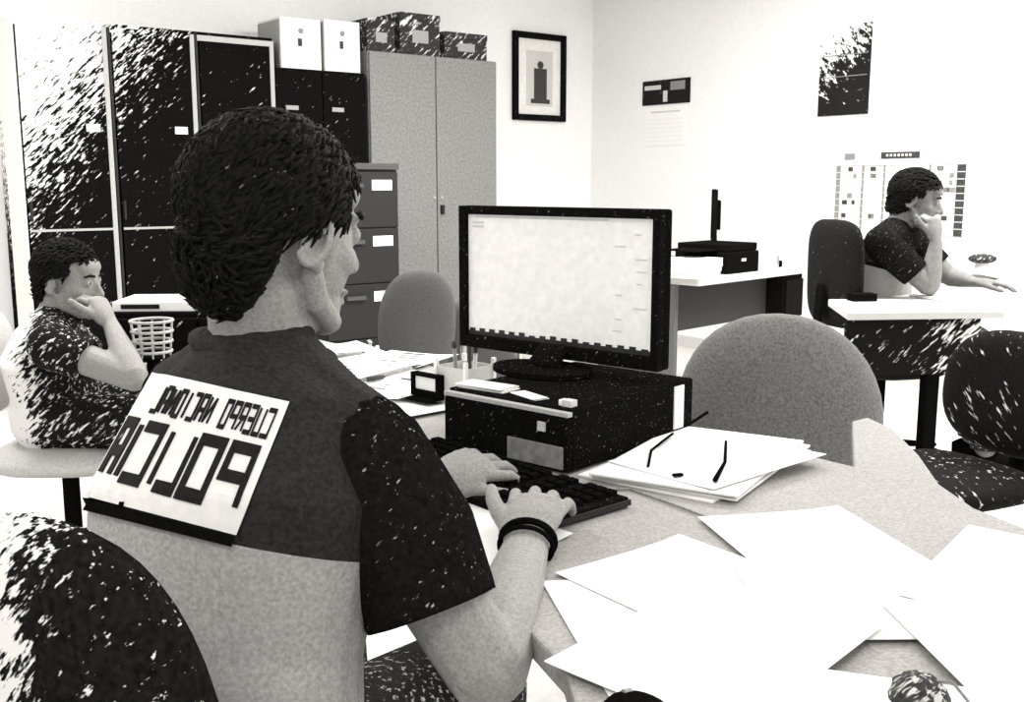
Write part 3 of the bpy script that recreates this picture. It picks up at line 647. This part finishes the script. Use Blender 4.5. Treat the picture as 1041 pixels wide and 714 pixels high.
# ------------------------------------------------------------------ people
def organic(mb, voxel, smooth=2, name='body'):
    me = mb.mesh(name, merge=False); o = bpy.data.objects.new('tmp', me); C.objects.link(o)
    r = o.modifiers.new('r', 'REMESH'); r.mode = 'VOXEL'; r.voxel_size = voxel; r.use_smooth_shade = True
    s = o.modifiers.new('s', 'SMOOTH'); s.iterations = smooth; s.factor = .5
    dg = bpy.context.evaluated_depsgraph_get(); dg.update()
    out = bpy.data.meshes.new_from_object(o.evaluated_get(dg)); out.name = name
    bpy.data.objects.remove(o); bpy.data.meshes.remove(me)
    for p in out.polygons: p.use_smooth = True
    out.materials.clear()
    return out
def basis(f, up=(0, 0, 1)):
    f = V(f).normalized(); r = f.cross(V(up)).normalized(); u = r.cross(f)
    return Matrix((r, f, u)).transposed()
def add_head(mb, c, B, k=1.0):
    T = lambda p: c + B @ (V(p) * k)
    E = lambda p, r: mb.ell(T(p), tuple(q * k for q in r), B, 18, 12)
    E((0, -.014, .036), (.073, .094, .082)); E((0, .028, -.02), (.060, .066, .082))
    E((0, .040, -.078), (.046, .045, .034)); E((0, .074, -.100), (.020, .017, .015))
    E((0, .077, .022), (.045, .016, .011)); E((0, .066, .05), (.05, .028, .03))
    for s in (-1, 1):
        E((s*.036, .054, -.026), (.023, .027, .022))
        er = [T((s*(.074 + .010*max(0, -math.cos(a))), -.014 - .017*math.cos(a + .25), -.006 + .031*math.sin(a))) for a in [math.pi*(-.95 + 1.75*i/12) + math.pi for i in range(13)]]
        mb.tube(er, [.0042*k]*13, 8); mb.ell(T((s*.0725, -.014, -.008)), (.0045*k, .015*k, .027*k), B); mb.ell(T((s*.074, -.004, -.036)), (.005*k, .009*k, .009*k), B); mb.ell(T((s*.0745, .003, -.010)), (.004*k, .004*k, .007*k), B)
        E((s*.012, .098, -.033), (.009, .010, .008)); E((s*.03, .08, .004), (.013, .012, .012)); mb.tube([T((s*.058, .002, -.045)), T((s*.052, .018, -.076)), T((s*.026, .062, -.098))], [.013*k, .014*k, .014*k], 10)
    mb.tube([T((0, .086, .014)), T((0, .100, -.010)), T((0, .111, -.030))], [.008*k, .0095*k, .0115*k], 10)
    E((0, .088, -.062), (.022, .011, .0055)); E((0, .086, -.074), (.019, .011, .0065))
def add_hand(mb, w, d, n, s, curl, k=1.0, spread=1.0, thumb=(.62, .72, -.2), vary=(0, 0, 0, 0)):
    """wrist point, finger direction, back-of-hand normal, s = side of the thumb along local x"""
    B = basis(d, n); T = lambda p: w + B @ (V(p) * k)
    mb.tube([T((0, -.02, 0)), T((s*.003, .015, 0)), T((s*.002, .05, .001)), T((0, .088, 0))], [(.026*k, .019*k), (.031*k, .0185*k), (.039*k, .0165*k), (.040*k, .0125*k)], 14, ref=B.col[0])
    mb.tube([T((s*.022, .018, -.006)), T((s*.034, .045, -.008))], [.016*k, .014*k], 10)
    xs = [.0305, .0102, -.0102, -.0295]; ys = [.088, .094, .089, .079]; Ls = [.074, .081, .075, .060]
    for i in range(4):
        a0 = (1.5 - i) * .07 * spread * s; p = V((s * xs[i], ys[i] - .014, .001)); ang = 0
        pts = [p]; rad = [.0098]
        for j, (fr, cj) in enumerate(((.47, curl[0] + vary[i]), (.30, curl[1]), (.25, curl[2]))):
            ang += cj; L_ = Ls[i] * fr + (.014 if j == 0 else 0)
            p = p + V((math.sin(a0) * math.cos(ang), math.cos(a0) * math.cos(ang), -math.sin(ang))) * L_
            pts.append(p); rad.append((.0088, .0080, .0066)[j])
        mb.tube([T(q) for q in pts], [r * k * (.93 if i == 3 else 1) for r in rad], 10)
    p = V((s*.026, .03, -.006)); d1 = V((s*thumb[0], thumb[1], thumb[2])).normalized(); d2 = V((s*thumb[0]*.45, thumb[1], thumb[2])).normalized()
    q1 = p + d1 * .042; q2 = q1 + (d1 + d2).normalized() * .030; q3 = q2 + d2 * .024
    mb.tube([T(q) for q in (p, q1, q2, q3)], [.0135*k, .0118*k, .0105*k, .0082*k], 10)
def lerp(a, b, t): return V(a) * (1 - t) + V(b) * t
def scalp(d):
    p = V((d.x * .075, -.014 + d.y * .095, .034 + d.z * .084))
    if d.y < .15 and d.z < -.25:
        t = min(1, (-.25 - d.z) / .6) * min(1, (.15 - d.y) / .3); p.z -= .046 * t; p.y -= .014 * t
    return p
def add_hair(head_c, B, k, mb, keep, n, seed, thick=.010, length=.03, hr=.0075):
    """short locks over the scalp; keep(direction) tells where hair grows"""
    r = random.Random(seed); done = 0; golden = math.pi * (3 - 5 ** .5)
    for i in range(n):
        z = 1 - 2 * (i + .5) / n; th = i * golden; d = V((math.cos(th) * (1 - z*z) ** .5, math.sin(th) * (1 - z*z) ** .5, z))
        if not keep(d): continue
        base = scalp(d); nrm = V((d.x / .075, d.y / .095, d.z / .084)).normalized()
        flow = V((r.uniform(-.5, .5), -.6 + r.uniform(-.3, .4), -.5 + r.uniform(-.3, .3))); flow = (flow - nrm * flow.dot(nrm)).normalized()
        p0 = base - nrm * .003; p1 = base + nrm * thick * r.uniform(.7, 1.2) + flow * length * .45; p2 = base + nrm * thick * r.uniform(.3, 1.0) + flow * length * r.uniform(.8, 1.1)
        mb.tube([head_c + B @ (q * k) for q in (p0, p1, p2)], [hr * k, hr * .8 * k, hr * .2 * k], 5, cap=False)
def person(label, J, voxel, k, mats, keep, hair_n, hair_len=.03, hk=1.0, hr=.0075, sleeve=(.85, .07), seed=1, name='person', loc=None):
    base = V((J['pelvis'].x, J['pelvis'].y, 0)); root = thing(name, label, 'person', base)
    f = V(J['f']).normalized(); r = V((f.y, -f.x, 0)).normalized()
    hb = basis(J['hf'], J.get('hu', (0, 0, 1))); hc = V(J['head'])
    pel, ch, nk = V(J['pelvis']), V(J['chest']), V(J['neck'])
    spine = [pel + V((0, 0, -.04)), pel + V((0, 0, .04)), lerp(pel, ch, .5), ch, lerp(ch, nk, .55), lerp(ch, nk, .85)]
    srad = [(.15, .115), (.165, .125), (.15, .112), (.168, .118), (.135, .088), (.075, .06)]
    def torso(mb, g): mb.tube(spine, [((a + g) * k, (b + g) * k) for a, b in srad], 24, ref=r)
    def shoulders(mb, g):
        up = lerp(ch, nk, .62)
        for s in ('R', 'L'):
            sh = V(J['sh' + s]); mb.tube([lerp(up, nk, .5), lerp(up, sh, .6), sh], [(.062 + g) * k, (.066 + g) * k, (.060 + g) * k], 14)
    body = MB(); torso(body, -.004); shoulders(body, -.004)
    hn = hc + hb @ V((0, -.028, -.06)) * k
    body.tube([lerp(ch, nk, .8), nk, lerp(nk, hn, .5), hn], [.07*k, .060*k, .055*k, .054*k], 16)
    add_head(body, hc, hb, k*hk)
    for s in ('R', 'L'):
        sh, el, wr = (V(J[q + s]) for q in ('sh', 'el', 'wr'))
        body.tube([sh, lerp(sh, el, .5), el], [.052*k, .047*k, .041*k], 14)
        body.tube([el, lerp(el, wr, .3), lerp(el, wr, .7), wr], [.043*k, (.044*k, .040*k), (.034*k, .030*k), (.028*k, .021*k)], 14, ref=J['hn' + s].cross(wr - el))
        add_hand(body, wr, J['hd' + s], J['hn' + s], -1 if s == 'R' else 1, J['curl' + s], k, **J.get('hand' + s, {}))
        hp = pel + r * (.09 if s == 'R' else -.09) * k; kn = V(J['kn' + s]); an = V(J['an' + s])
        body.tube([hp, lerp(hp, kn, .5), kn], [.082*k, .075*k, .056*k], 14); body.tube([kn, lerp(kn, an, .3), an], [.056*k, .055*k, .038*k], 14)
        ft = V((f.x, f.y, 0)) * .15 * k; body.tube([an + V((0, 0, -.02)), an + ft + V((0, 0, -.045))], [.036*k, .028*k], 10)
    bo = link('body', organic(body, voxel, 2), mats['skin'], root)
    # clothing
    sm = MB(); torso(sm, .010); shoulders(sm, .010)
    so = link('shirt', organic(sm, max(voxel, .004), 5, 'shirt'), None, root)
    for m in mats['shirt']: so.data.materials.append(m)
    if 'seam' in J:                                             # sewn seam: dark yoke above, pale cloth below
        P0, Nn = J['seam'](so)
        bm = bmesh.new(); bm.from_mesh(so.data)
        bmesh.ops.bisect_plane(bm, geom=bm.verts[:] + bm.edges[:] + bm.faces[:], plane_co=P0, plane_no=Nn)
        for fc in bm.faces: fc.material_index = 1 if (fc.calc_center_median() - P0).dot(Nn) < 0 else 0; fc.smooth = True
        bm.to_mesh(so.data); bm.free()
    for s in ('R', 'L'):
        sh, el = V(J['sh' + s]), V(J['el' + s]); e = lerp(sh, el, sleeve[0]) + J.get('sl' + s, V((0, 0, 0))); sl = MB()
        sl.tube([lerp(sh, nk, .12) , sh + (sh - e).normalized() * .0, lerp(sh, el, .4), e], [.062*k, .073*k, sleeve[1]*k, (sleeve[1] - .004)*k], 20, cap=False)
        sl.ell(sh, .07*k)
        link('sleeve', organic(sl, max(voxel, .004), 5, 'sleeve'), mats.get('sleeve', mats['shirt'][0]), root)
    col = MB(); cn = nk + V((0, 0, -.012)); n_ = 28; vs = []
    tdir = (hn - nk).normalized()
    CB = basis(f, tdir)
    col.tube([cn + CB @ V((.078*k*math.cos(a), (.072*k)*math.sin(a), .004 - .008*math.sin(a))) for a in [2*math.pi*i/n_ for i in range(n_ + 1)]], [(.008*k)]*(n_ + 1), 8, cap=False)
    obj('collar', col, mats['shirt'][0], root, smooth=True)
    tm = MB()
    tm.tube(spine[:2] + [lerp(pel, ch, .2)], [(.172*k, .132*k), (.178*k, .138*k), (.160*k, .12*k)], 20, ref=r)
    for s in ('R', 'L'):
        hp = pel + r * (.09 if s == 'R' else -.09) * k; kn = V(J['kn' + s]); an = V(J['an' + s])
        tm.tube([hp, lerp(hp, kn, .5), kn], [.096*k, .088*k, .07*k], 16); tm.tube([kn, lerp(kn, an, .4), an + V((0, 0, .02))], [.069*k, .066*k, .058*k], 16, cap=False)
        sh_ = MB(); ft = V((f.x, f.y, 0)).normalized()
        sh_.tube([an + V((0, 0, -.035)) - ft*.04*k, an + V((0, 0, -.03)) + ft*.06*k, an + ft*.18*k + V((0, 0, -.05))], [.046*k, (.046*k, .042*k), (.042*k, .026*k)], 14)
        obj('shoe', sh_, M['black_plain'], root, smooth=True)
    link('trousers', organic(tm, max(voxel, .006), 4, 'trousers'), mats['trouser'], root)
    hm = MB(); k = k * hk
    add_hair(hc, hb, k, hm, keep, hair_n, seed, length=hair_len, hr=hr)
    cap = MB()
    cap.ell(hc + hb @ V((0, -.016, .037)) * k, (.0775*k, .098*k, .0865*k), hb, 40, 26)
    kv = [i for i, p in enumerate(cap.v)]
    inv = hb.transposed(); ok = []; cap2 = []
    for p in cap.v:
        q = (inv @ (p - hc)) / k; d = V((q.x / .0775, (q.y + .016) / .098, (q.z - .037) / .0865)).normalized(); ok.append(keep(d)); cap2.append(hc + hb @ (scalp(d) * 1.035) * k)
    hm.add(cap2, [fc for fc in cap.f if all(ok[i] for i in fc)])
    obj('hair', hm, mats['hair'], root, smooth=True)
    for s in (-1, 1):
        e = MB().ell(hc + hb @ V((s*.031, .0855, .006)) * k, (.0085*k, .006*k, .0055*k), hb, 12, 8)
        eo = obj('eye', e, M['eye'], root, smooth=True)
        obj('pupil', MB().ell(hc + hb @ V((s*.031, .0905, .006)) * k, (.004*k, .0018*k, .004*k), hb, 10, 6), M['black_plain'], eo, smooth=True)
        br = MB().tube([hc + hb @ V((s*.016, .0945, .026)) * k, hc + hb @ V((s*.033, .092, .030)) * k, hc + hb @ V((s*.047, .08, .024)) * k], [.004*k, .0042*k, .003*k], 8)
        obj('eyebrow', br, mats['hair'], root, smooth=True)
    # everything was built in world space: make it local to the root
    for ch_ in root.children_recursive:
        if ch_.parent == root: ch_.location = -base
    return root, bo, so
short_hair = lambda d: (d.z > .42 if d.y > .55 else (d.z > -.12 if d.y > .12 else (d.z > -.30 if d.y > -.25 else d.z > -.93)))

# ---- the officer in front
S = {}
S['pelvis'] = V((-.31, .975, .585)); S['chest'] = V((-.292, 1.055, .865)); S['neck'] = W(268, 348, Y=1.135); S['head'] = W(283, 235, Y=1.14)
S['f'] = V((.55, .835, 0)); S['hf'] = V((.62, .77, -.14)); S['hu'] = V((.02, .05, 1))
S['shR'] = W(364, 466, Y=1.045); S['elR'] = W(494, 682, Y=.975); S['slR'] = V((-.016, 0, -.004)); S['wrR'] = W(536, 552, Y=1.225)
S['hdR'] = W(553, 492, Y=1.345) - S['wrR']; S['hnR'] = V((-.05, -.30, .95)); S['curlR'] = (.30, .55, .4); S['handR'] = dict(thumb=(.55, .80, .02), spread=1.5)
S['shL'] = S['neck'] * 2 - S['shR'] + V((-.0, .03, -.19)); S['shL'] = V((-.385, 1.235, .93))
S['wrL'] = W(440, 489, Y=1.43); S['elL'] = V((-.30, 1.40, .78))
S['hdL'] = W(515, 460, Y=1.52) - S['wrL']; S['hnL'] = V((-.1, -.55, .85)); S['curlL'] = (.30, .45, .35); S['handL'] = dict(thumb=(.62, .80, -.15))
S['knR'] = V((-.05, 1.18, .60)); S['knL'] = V((-.27, 1.34, .58)); S['anR'] = V((-.05, 1.26, .09)); S['anL'] = V((-.25, 1.40, .09))
def officer_seam(so):
    bv = BVHTree.FromPolygons([v.co for v in so.data.vertices], [tuple(p.vertices) for p in so.data.polygons])
    P0 = bv.ray_cast(CAM, ray(215, 549).normalized())[0]; P1 = bv.ray_cast(CAM, ray(130, 526).normalized())[0]; P2 = bv.ray_cast(CAM, ray(300, 566).normalized())[0]
    if P0 is None: return V((0, 0, .8)), V((0, 0, 1))
    up = (S['chest'] - S['pelvis']).normalized()
    if P1 is not None and P2 is not None:
        d = (P2 - P1).normalized(); up = (up - d * up.dot(d)).normalized()
    return P0, up
S['seam'] = officer_seam
off, body, shirt = person('person in dark uniform shirt with white lettered back panel, typing at the front desk', S, .0028, 1.0,
    dict(skin=M['skin'], shirt=[M['shirt'], M['shirt_light']], sleeve=M['sleeve'], trouser=M['trouser'], hair=M['hair']), short_hair, 7000, .034, sleeve=(.71, .074), seed=4, hk=.985, hr=.0042)
bv = BVHTree.FromPolygons([v.co for v in shirt.data.vertices], [tuple(p.vertices) for p in shirt.data.polygons])
Q = dict(TL=(157, 380), TR=(294, 410), BR=(241, 544), BL=(88, 504))
last = [None]
def on_back(u, v, lift):
    px = (Q['TL'][0]*(1-u) + Q['TR'][0]*u) * v + (Q['BL'][0]*(1-u) + Q['BR'][0]*u) * (1-v)
    py = (Q['TL'][1]*(1-u) + Q['TR'][1]*u) * v + (Q['BL'][1]*(1-u) + Q['BR'][1]*u) * (1-v)
    hits = []
    for ox, oy in ((0, 0), (2, 0), (0, 2), (2, 2), (1, -2), (-1, -1), (3, 1)):          # average out facets and seam edges
        h, n, _, _ = bv.ray_cast(CAM, ray(px + ox, py + oy).normalized())
        if h is not None and n.dot(ray(px, py)) < 0: hits.append(((h - CAM).length, n))
    if hits:
        hits.sort(key=lambda q: q[0]); dist, _n = hits[len(hits) // 2]; n = sum((q[1] for q in hits), V((0, 0, 0))).normalized()
        return CAM + ray(px, py).normalized() * dist + n * lift
    h = None
    if h is None: h, n, _, _ = bv.find_nearest(CAM + ray(px, py).normalized() * 1.05)
    return h + n * lift
def patch(mb, quad, lift, nu, nv, th=.0012):
    """quad = (u0,v0),(u1,v0'),(u1',v1),(u0',v1) corners in panel coordinates"""
    a, b, c, d = quad; K = (nu + 1) * (nv + 1); top = []; bot = []; fs = []
    for i in range(nu + 1):
        for j in range(nv + 1):
            s_, t_ = i / nu, j / nv
            u = (a[0]*(1-s_) + b[0]*s_)*(1-t_) + (d[0]*(1-s_) + c[0]*s_)*t_; v = (a[1]*(1-s_) + b[1]*s_)*(1-t_) + (d[1]*(1-s_) + c[1]*s_)*t_
            top.append(on_back(u, v, lift + th)); bot.append(on_back(u, v, lift))
    for i in range(nu):
        for j in range(nv):
            q = i*(nv+1) + j; f = (q, q+nv+1, q+nv+2, q+1); fs.append(f); fs.append(tuple(x + K for x in f[::-1]))
    for i in range(nu):
        for (p, q) in ((i*(nv+1), (i+1)*(nv+1)), (i*(nv+1)+nv, (i+1)*(nv+1)+nv)): fs.append((p, q, q + K, p + K))
    for j in range(nv):
        for (p, q) in ((j, j+1), (nu*(nv+1)+j, nu*(nv+1)+j+1)): fs.append((p, q, q + K, p + K))
    mb.add(top + bot, fs)
boff = -off.location
pm = MB(); patch(pm, ((0, 0), (1, 0), (1, 1), (0, 1)), .002, 40, 24)
panel = obj('back_panel', pm, M['patch'], off, smooth=False); panel.location = boff
panel['label'] = 'white reflective panel with mirrored dark lettering'
bm_ = MB(); patch(bm_, ((.012, -.10), (1.0, -.085), (1.0, -.012), (.012, -.012)), .004, 24, 2)
o = obj('black_band', bm_, M['black_plain'], off); o.location = boff
GLY = {'C': [[(1,1),(0,1),(0,0),(1,0)]], 'U': [[(0,1),(0,0),(1,0),(1,1)]], 'E': [[(1,1),(0,1),(0,0),(1,0)], [(0,.5),(.9,.5)]],
       'R': [[(0,0),(0,1),(1,1),(1,.5),(0,.5)], [(.4,.5),(1,0)]], 'P': [[(0,0),(0,1),(1,1),(1,.47),(0,.47)]], 'O': [[(0,0),(0,1),(1,1),(1,0),(0,0)]],
       'N': [[(0,0),(0,1),(1,0),(1,1)]], 'A': [[(0,0),(0,1),(1,1),(1,0)], [(0,.45),(1,.45)]], 'I': [[(.5,0),(.5,1)]], 'L': [[(0,1),(0,0),(1,0)]]}
def letter(ch, u0, u1, v0, v1, wu, wv):
    mb = MB(); lift = .0036
    for line in GLY[ch]:
        for (p, q) in zip(line, line[1:]):
            a = (u1 - p[0]*(u1-u0), v0 + p[1]*(v1-v0)); b = (u1 - q[0]*(u1-u0), v0 + q[1]*(v1-v0))   # mirrored, as in the picture
            if abs(a[0]-b[0]) < 1e-6:
                lo, hi = min(a[1], b[1]) - wv*.0, max(a[1], b[1]) + wv*.0
                patch(mb, ((a[0]-wu, lo), (a[0]+wu, lo), (a[0]+wu, hi), (a[0]-wu, hi)), lift, 2, 8); lift += .00012
            elif abs(a[1]-b[1]) < 1e-6:
                lo, hi = min(a[0], b[0]) - wu, max(a[0], b[0]) + wu
                patch(mb, ((lo, a[1]-wv), (hi, a[1]-wv), (hi, a[1]+wv), (lo, a[1]+wv)), lift, 8, 2); lift += .00012
            else:
                patch(mb, ((a[0]-wu, a[1]), (a[0]+wu, a[1]), (b[0]+wu, b[1]), (b[0]-wu, b[1])), lift, 2, 8); lift += .00012
    l = obj('letter', mb, M['ink'] if u0 > .3 else M['ink_worn'], panel)
for ch, u0, u1 in (('P', .765, .925), ('O', .555, .70), ('L', .40, .505), ('I', .335, .365), ('C', .175, .285), ('I', .12, .14), ('A', .03, .085)):
    letter(ch, u0, u1, .19, .60, .019 if u0 > .5 else .013, .045)
us = .945
for ch in 'CUERPO NACIONAL':
    wv_ = .043 * (0.6 + .4 * us)
    if ch != ' ':
        letter(ch, us - wv_, us, .715, .91, .0050, .017)
    us -= wv_ + .020 + (.006 if ch == ' ' else 0)
# wrist bands
wdir = (S['wrR'] - S['elR']).normalized(); wc = S['wrR'] + wdir * .006; wa = S['hnR'].cross(wdir).normalized(); wb = wdir.cross(wa)
for nm, q, rr_, hh in (('watch_strap', 0.0, .0045, .0), ('bracelet', -.016, .0030, .0)):
    pts = [wc + wdir * q + wa * (.0335*math.cos(a)) + wb * (.0275*math.sin(a)) for a in [2*math.pi*i/36 for i in range(37)]]
    o = obj(nm, MB().tube(pts, [rr_]*37, 8, cap=False), M['black_plain'], off, smooth=True); o.location = boff
# the officer's chair
oc = office_chair('office_chair', 'black padded office chair under the officer at the lower left', (-.215, 1.0, 0), math.radians(-33), M['chair_haze'], bw=.31, bh=.46, bz=.715, e=2.8, bt=.09)
# ---- the woman at the right
S2 = {}
k2 = .98
S2['pelvis'] = W(893, 345, Y=4.38); S2['pelvis'].z = .56
S2['chest'] = W(898, 262, Y=4.34); S2['neck'] = W(914, 230, Y=4.32); S2['head'] = W(931, 203, Y=4.30)
S2['f'] = V((.93, -.36, 0)); S2['hf'] = V((.90, -.38, -.22)); S2['shR'] = W(896, 247, Y=4.16); S2['shL'] = W(925, 243, Y=4.50)
S2['elR'] = W(944, 296, Y=4.10); S2['wrR'] = W(952, 245, Y=4.12); S2['hdR'] = V((-.02, .05, .25)); S2['hnR'] = V((.5, -.85, 0)); S2['curlR'] = (.9, 1.0, .7)
S2['elL'] = W(965, 283, Y=4.42); S2['wrL'] = W(990, 284, Y=4.34); S2['hdL'] = V((.9, -.3, -.02)); S2['hnL'] = V((0, 0, 1)); S2['curlL'] = (.2, .3, .2)
S2['elR'].z = max(S2['elR'].z, .79); S2['elL'].z = .80; S2['wrL'].z = .785
fv = S2['f'].normalized()
S2['knR'] = S2['pelvis'] + V((.38, -.22, -.03)); S2['knL'] = S2['pelvis'] + V((.42, .0, -.03)); S2['anR'] = S2['knR'] + V((.0, -.02, -.44)); S2['anL'] = S2['knL'] + V((.0, -.02, -.44))
S2['seam'] = lambda so: (S2['chest'] + V((0, 0, -.05)), V((.25, 0, .95)).normalized())
person('person in dark top and pale lower shirt leaning on one elbow at the side desk', S2, .0055, k2,
    dict(skin=M['skin2'], shirt=[M['sleeve'], M['shirt_light']], trouser=M['trouser'], hair=M['hair']), lambda d: (d.z > .35 if d.y > .5 else (d.z > -.1 if d.y > .15 else d.z > -.75)), 1600, .035, sleeve=(.72, .066), seed=9, hr=.006)
# ---- the seated colleague at the left
S3 = {}
S3['pelvis'] = W(62, 440, Y=3.1); S3['pelvis'].z = .50
S3['chest'] = W(50, 362, Y=3.06); S3['neck'] = W(58, 320, Y=3.05); S3['head'] = W(70, 285, Y=3.05)
S3['f'] = V((.96, -.1, 0)); S3['hf'] = V((.95, -.15, -.12)); S3['shR'] = W(52, 352, Y=2.90); S3['shL'] = W(66, 345, Y=3.24)
S3['elR'] = W(136, 384, Y=2.84); S3['wrR'] = W(113, 330, Y=2.95); S3['hdR'] = V((-.12, .05, .2)); S3['hnR'] = V((.9, -.3, .3)); S3['curlR'] = (.7, .9, .6)
S3['elL'] = W(125, 388, Y=3.25); S3['wrL'] = W(165, 372, Y=3.15); S3['hdL'] = V((.9, -.2, 0)); S3['hnL'] = V((0, 0, 1)); S3['curlL'] = (.3, .4, .3)
S3['knR'] = S3['pelvis'] + V((.42, -.12, .0)); S3['knL'] = S3['pelvis'] + V((.42, .1, .0)); S3['anR'] = S3['knR'] + V((.05, 0, -.40)); S3['anL'] = S3['knL'] + V((.05, 0, -.40))
M['cloth_haze'] = mat('dark_cloth_white_haze', .01, .9, .4, fleck=.60, fscale=90, fcol=.75, spec=.05, fade=((-1, 0, 0), 1.34, 1.46, .30))  # cloth colour painted out into white haze toward the left
person('person in dark shirt sitting with chin on hand behind the officer at the left', S3, .005, .95,
    dict(skin=M['skin'], shirt=[M['cloth_haze']], trouser=M['cloth_haze'], hair=M['hair']), short_hair, 1600, .03, sleeve=(.45, .066), seed=12, hr=.006)
office_chair('office_chair', 'pale office chair under the colleague sitting at the far left', (S3['pelvis'].x + .02, S3['pelvis'].y, 0), math.radians(-88), M['pale_trouser'], bw=.40, bh=.34, bz=.66, seat=.40)
# small cupboard with white binder and wire tray behind the officer's shoulder
p0 = W(112, 318, Y=3.5)
t = thing('low_cupboard', 'low dark cupboard behind the officer shoulder carrying a white binder', 'cupboard', (p0.x, p0.y, 0), .05)
hz = p0.z
BX('body', (-.02, 0, 0), (.62, .40, hz), M['cab_dark'], t, .004)
for i in (0, 1): 
    dr = BX('door', (-.012 + i*.315, -.02, .05), (.292 + i*.315, -.0005, hz - .02), M['cab_dark'], t, .003)
    BX('handle', (.26 + i*.075, -.035, hz*.6), (.272 + i*.075, -.0205, hz*.75), M['file_top'], dr)
t = thing('flat_binder', 'flat white binder with black spine label lying behind the officer shoulder', 'binder', (p0.x, p0.y + .02, hz), .05)
BX('cover', (0, 0, 0), (.29, .25, .034), M['white'], t, .003); BX('spine_label', (.03, -.003, .01), (.16, -.0005, .025), M['ink'], t)
p1 = W(155, 345, Y=3.0)
t = thing('wire_basket', 'round wire basket behind the officer shoulder beside the seated colleague', 'basket', (p1.x, p1.y, 0), 0)
for k in range(4): obj('wire_hoop', MB().tube([(.06*math.cos(a)*(1-.04*k), .06*math.sin(a)*(1-.04*k), p1.z + .055 - .03*k) for a in [2*math.pi*i/24 for i in range(25)]], [.0045]*25, 6, cap=False), M['alu'], t, smooth=True)
for k in range(10):
    a = 2*math.pi*k/10; obj('wire_rib', MB().tube([(.06*math.cos(a), .06*math.sin(a), p1.z + .055), (.05*math.cos(a), .05*math.sin(a), p1.z - .05)], [.003, .003], 6), M['alu'], t, smooth=True)
obj('basket_stem', MB().cyl((0, 0, .02), (0, 0, p1.z - .05), .02), M['black_plain'], t); obj('basket_foot', MB().cyl((0, 0, 0), (0, 0, .0195), .13, .11, 24), M['black_plain'], t)
obj('basket_floor', MB().cyl((0, 0, p1.z - .053), (0, 0, p1.z - .047), .051, n=24), M['black_plain'], t)
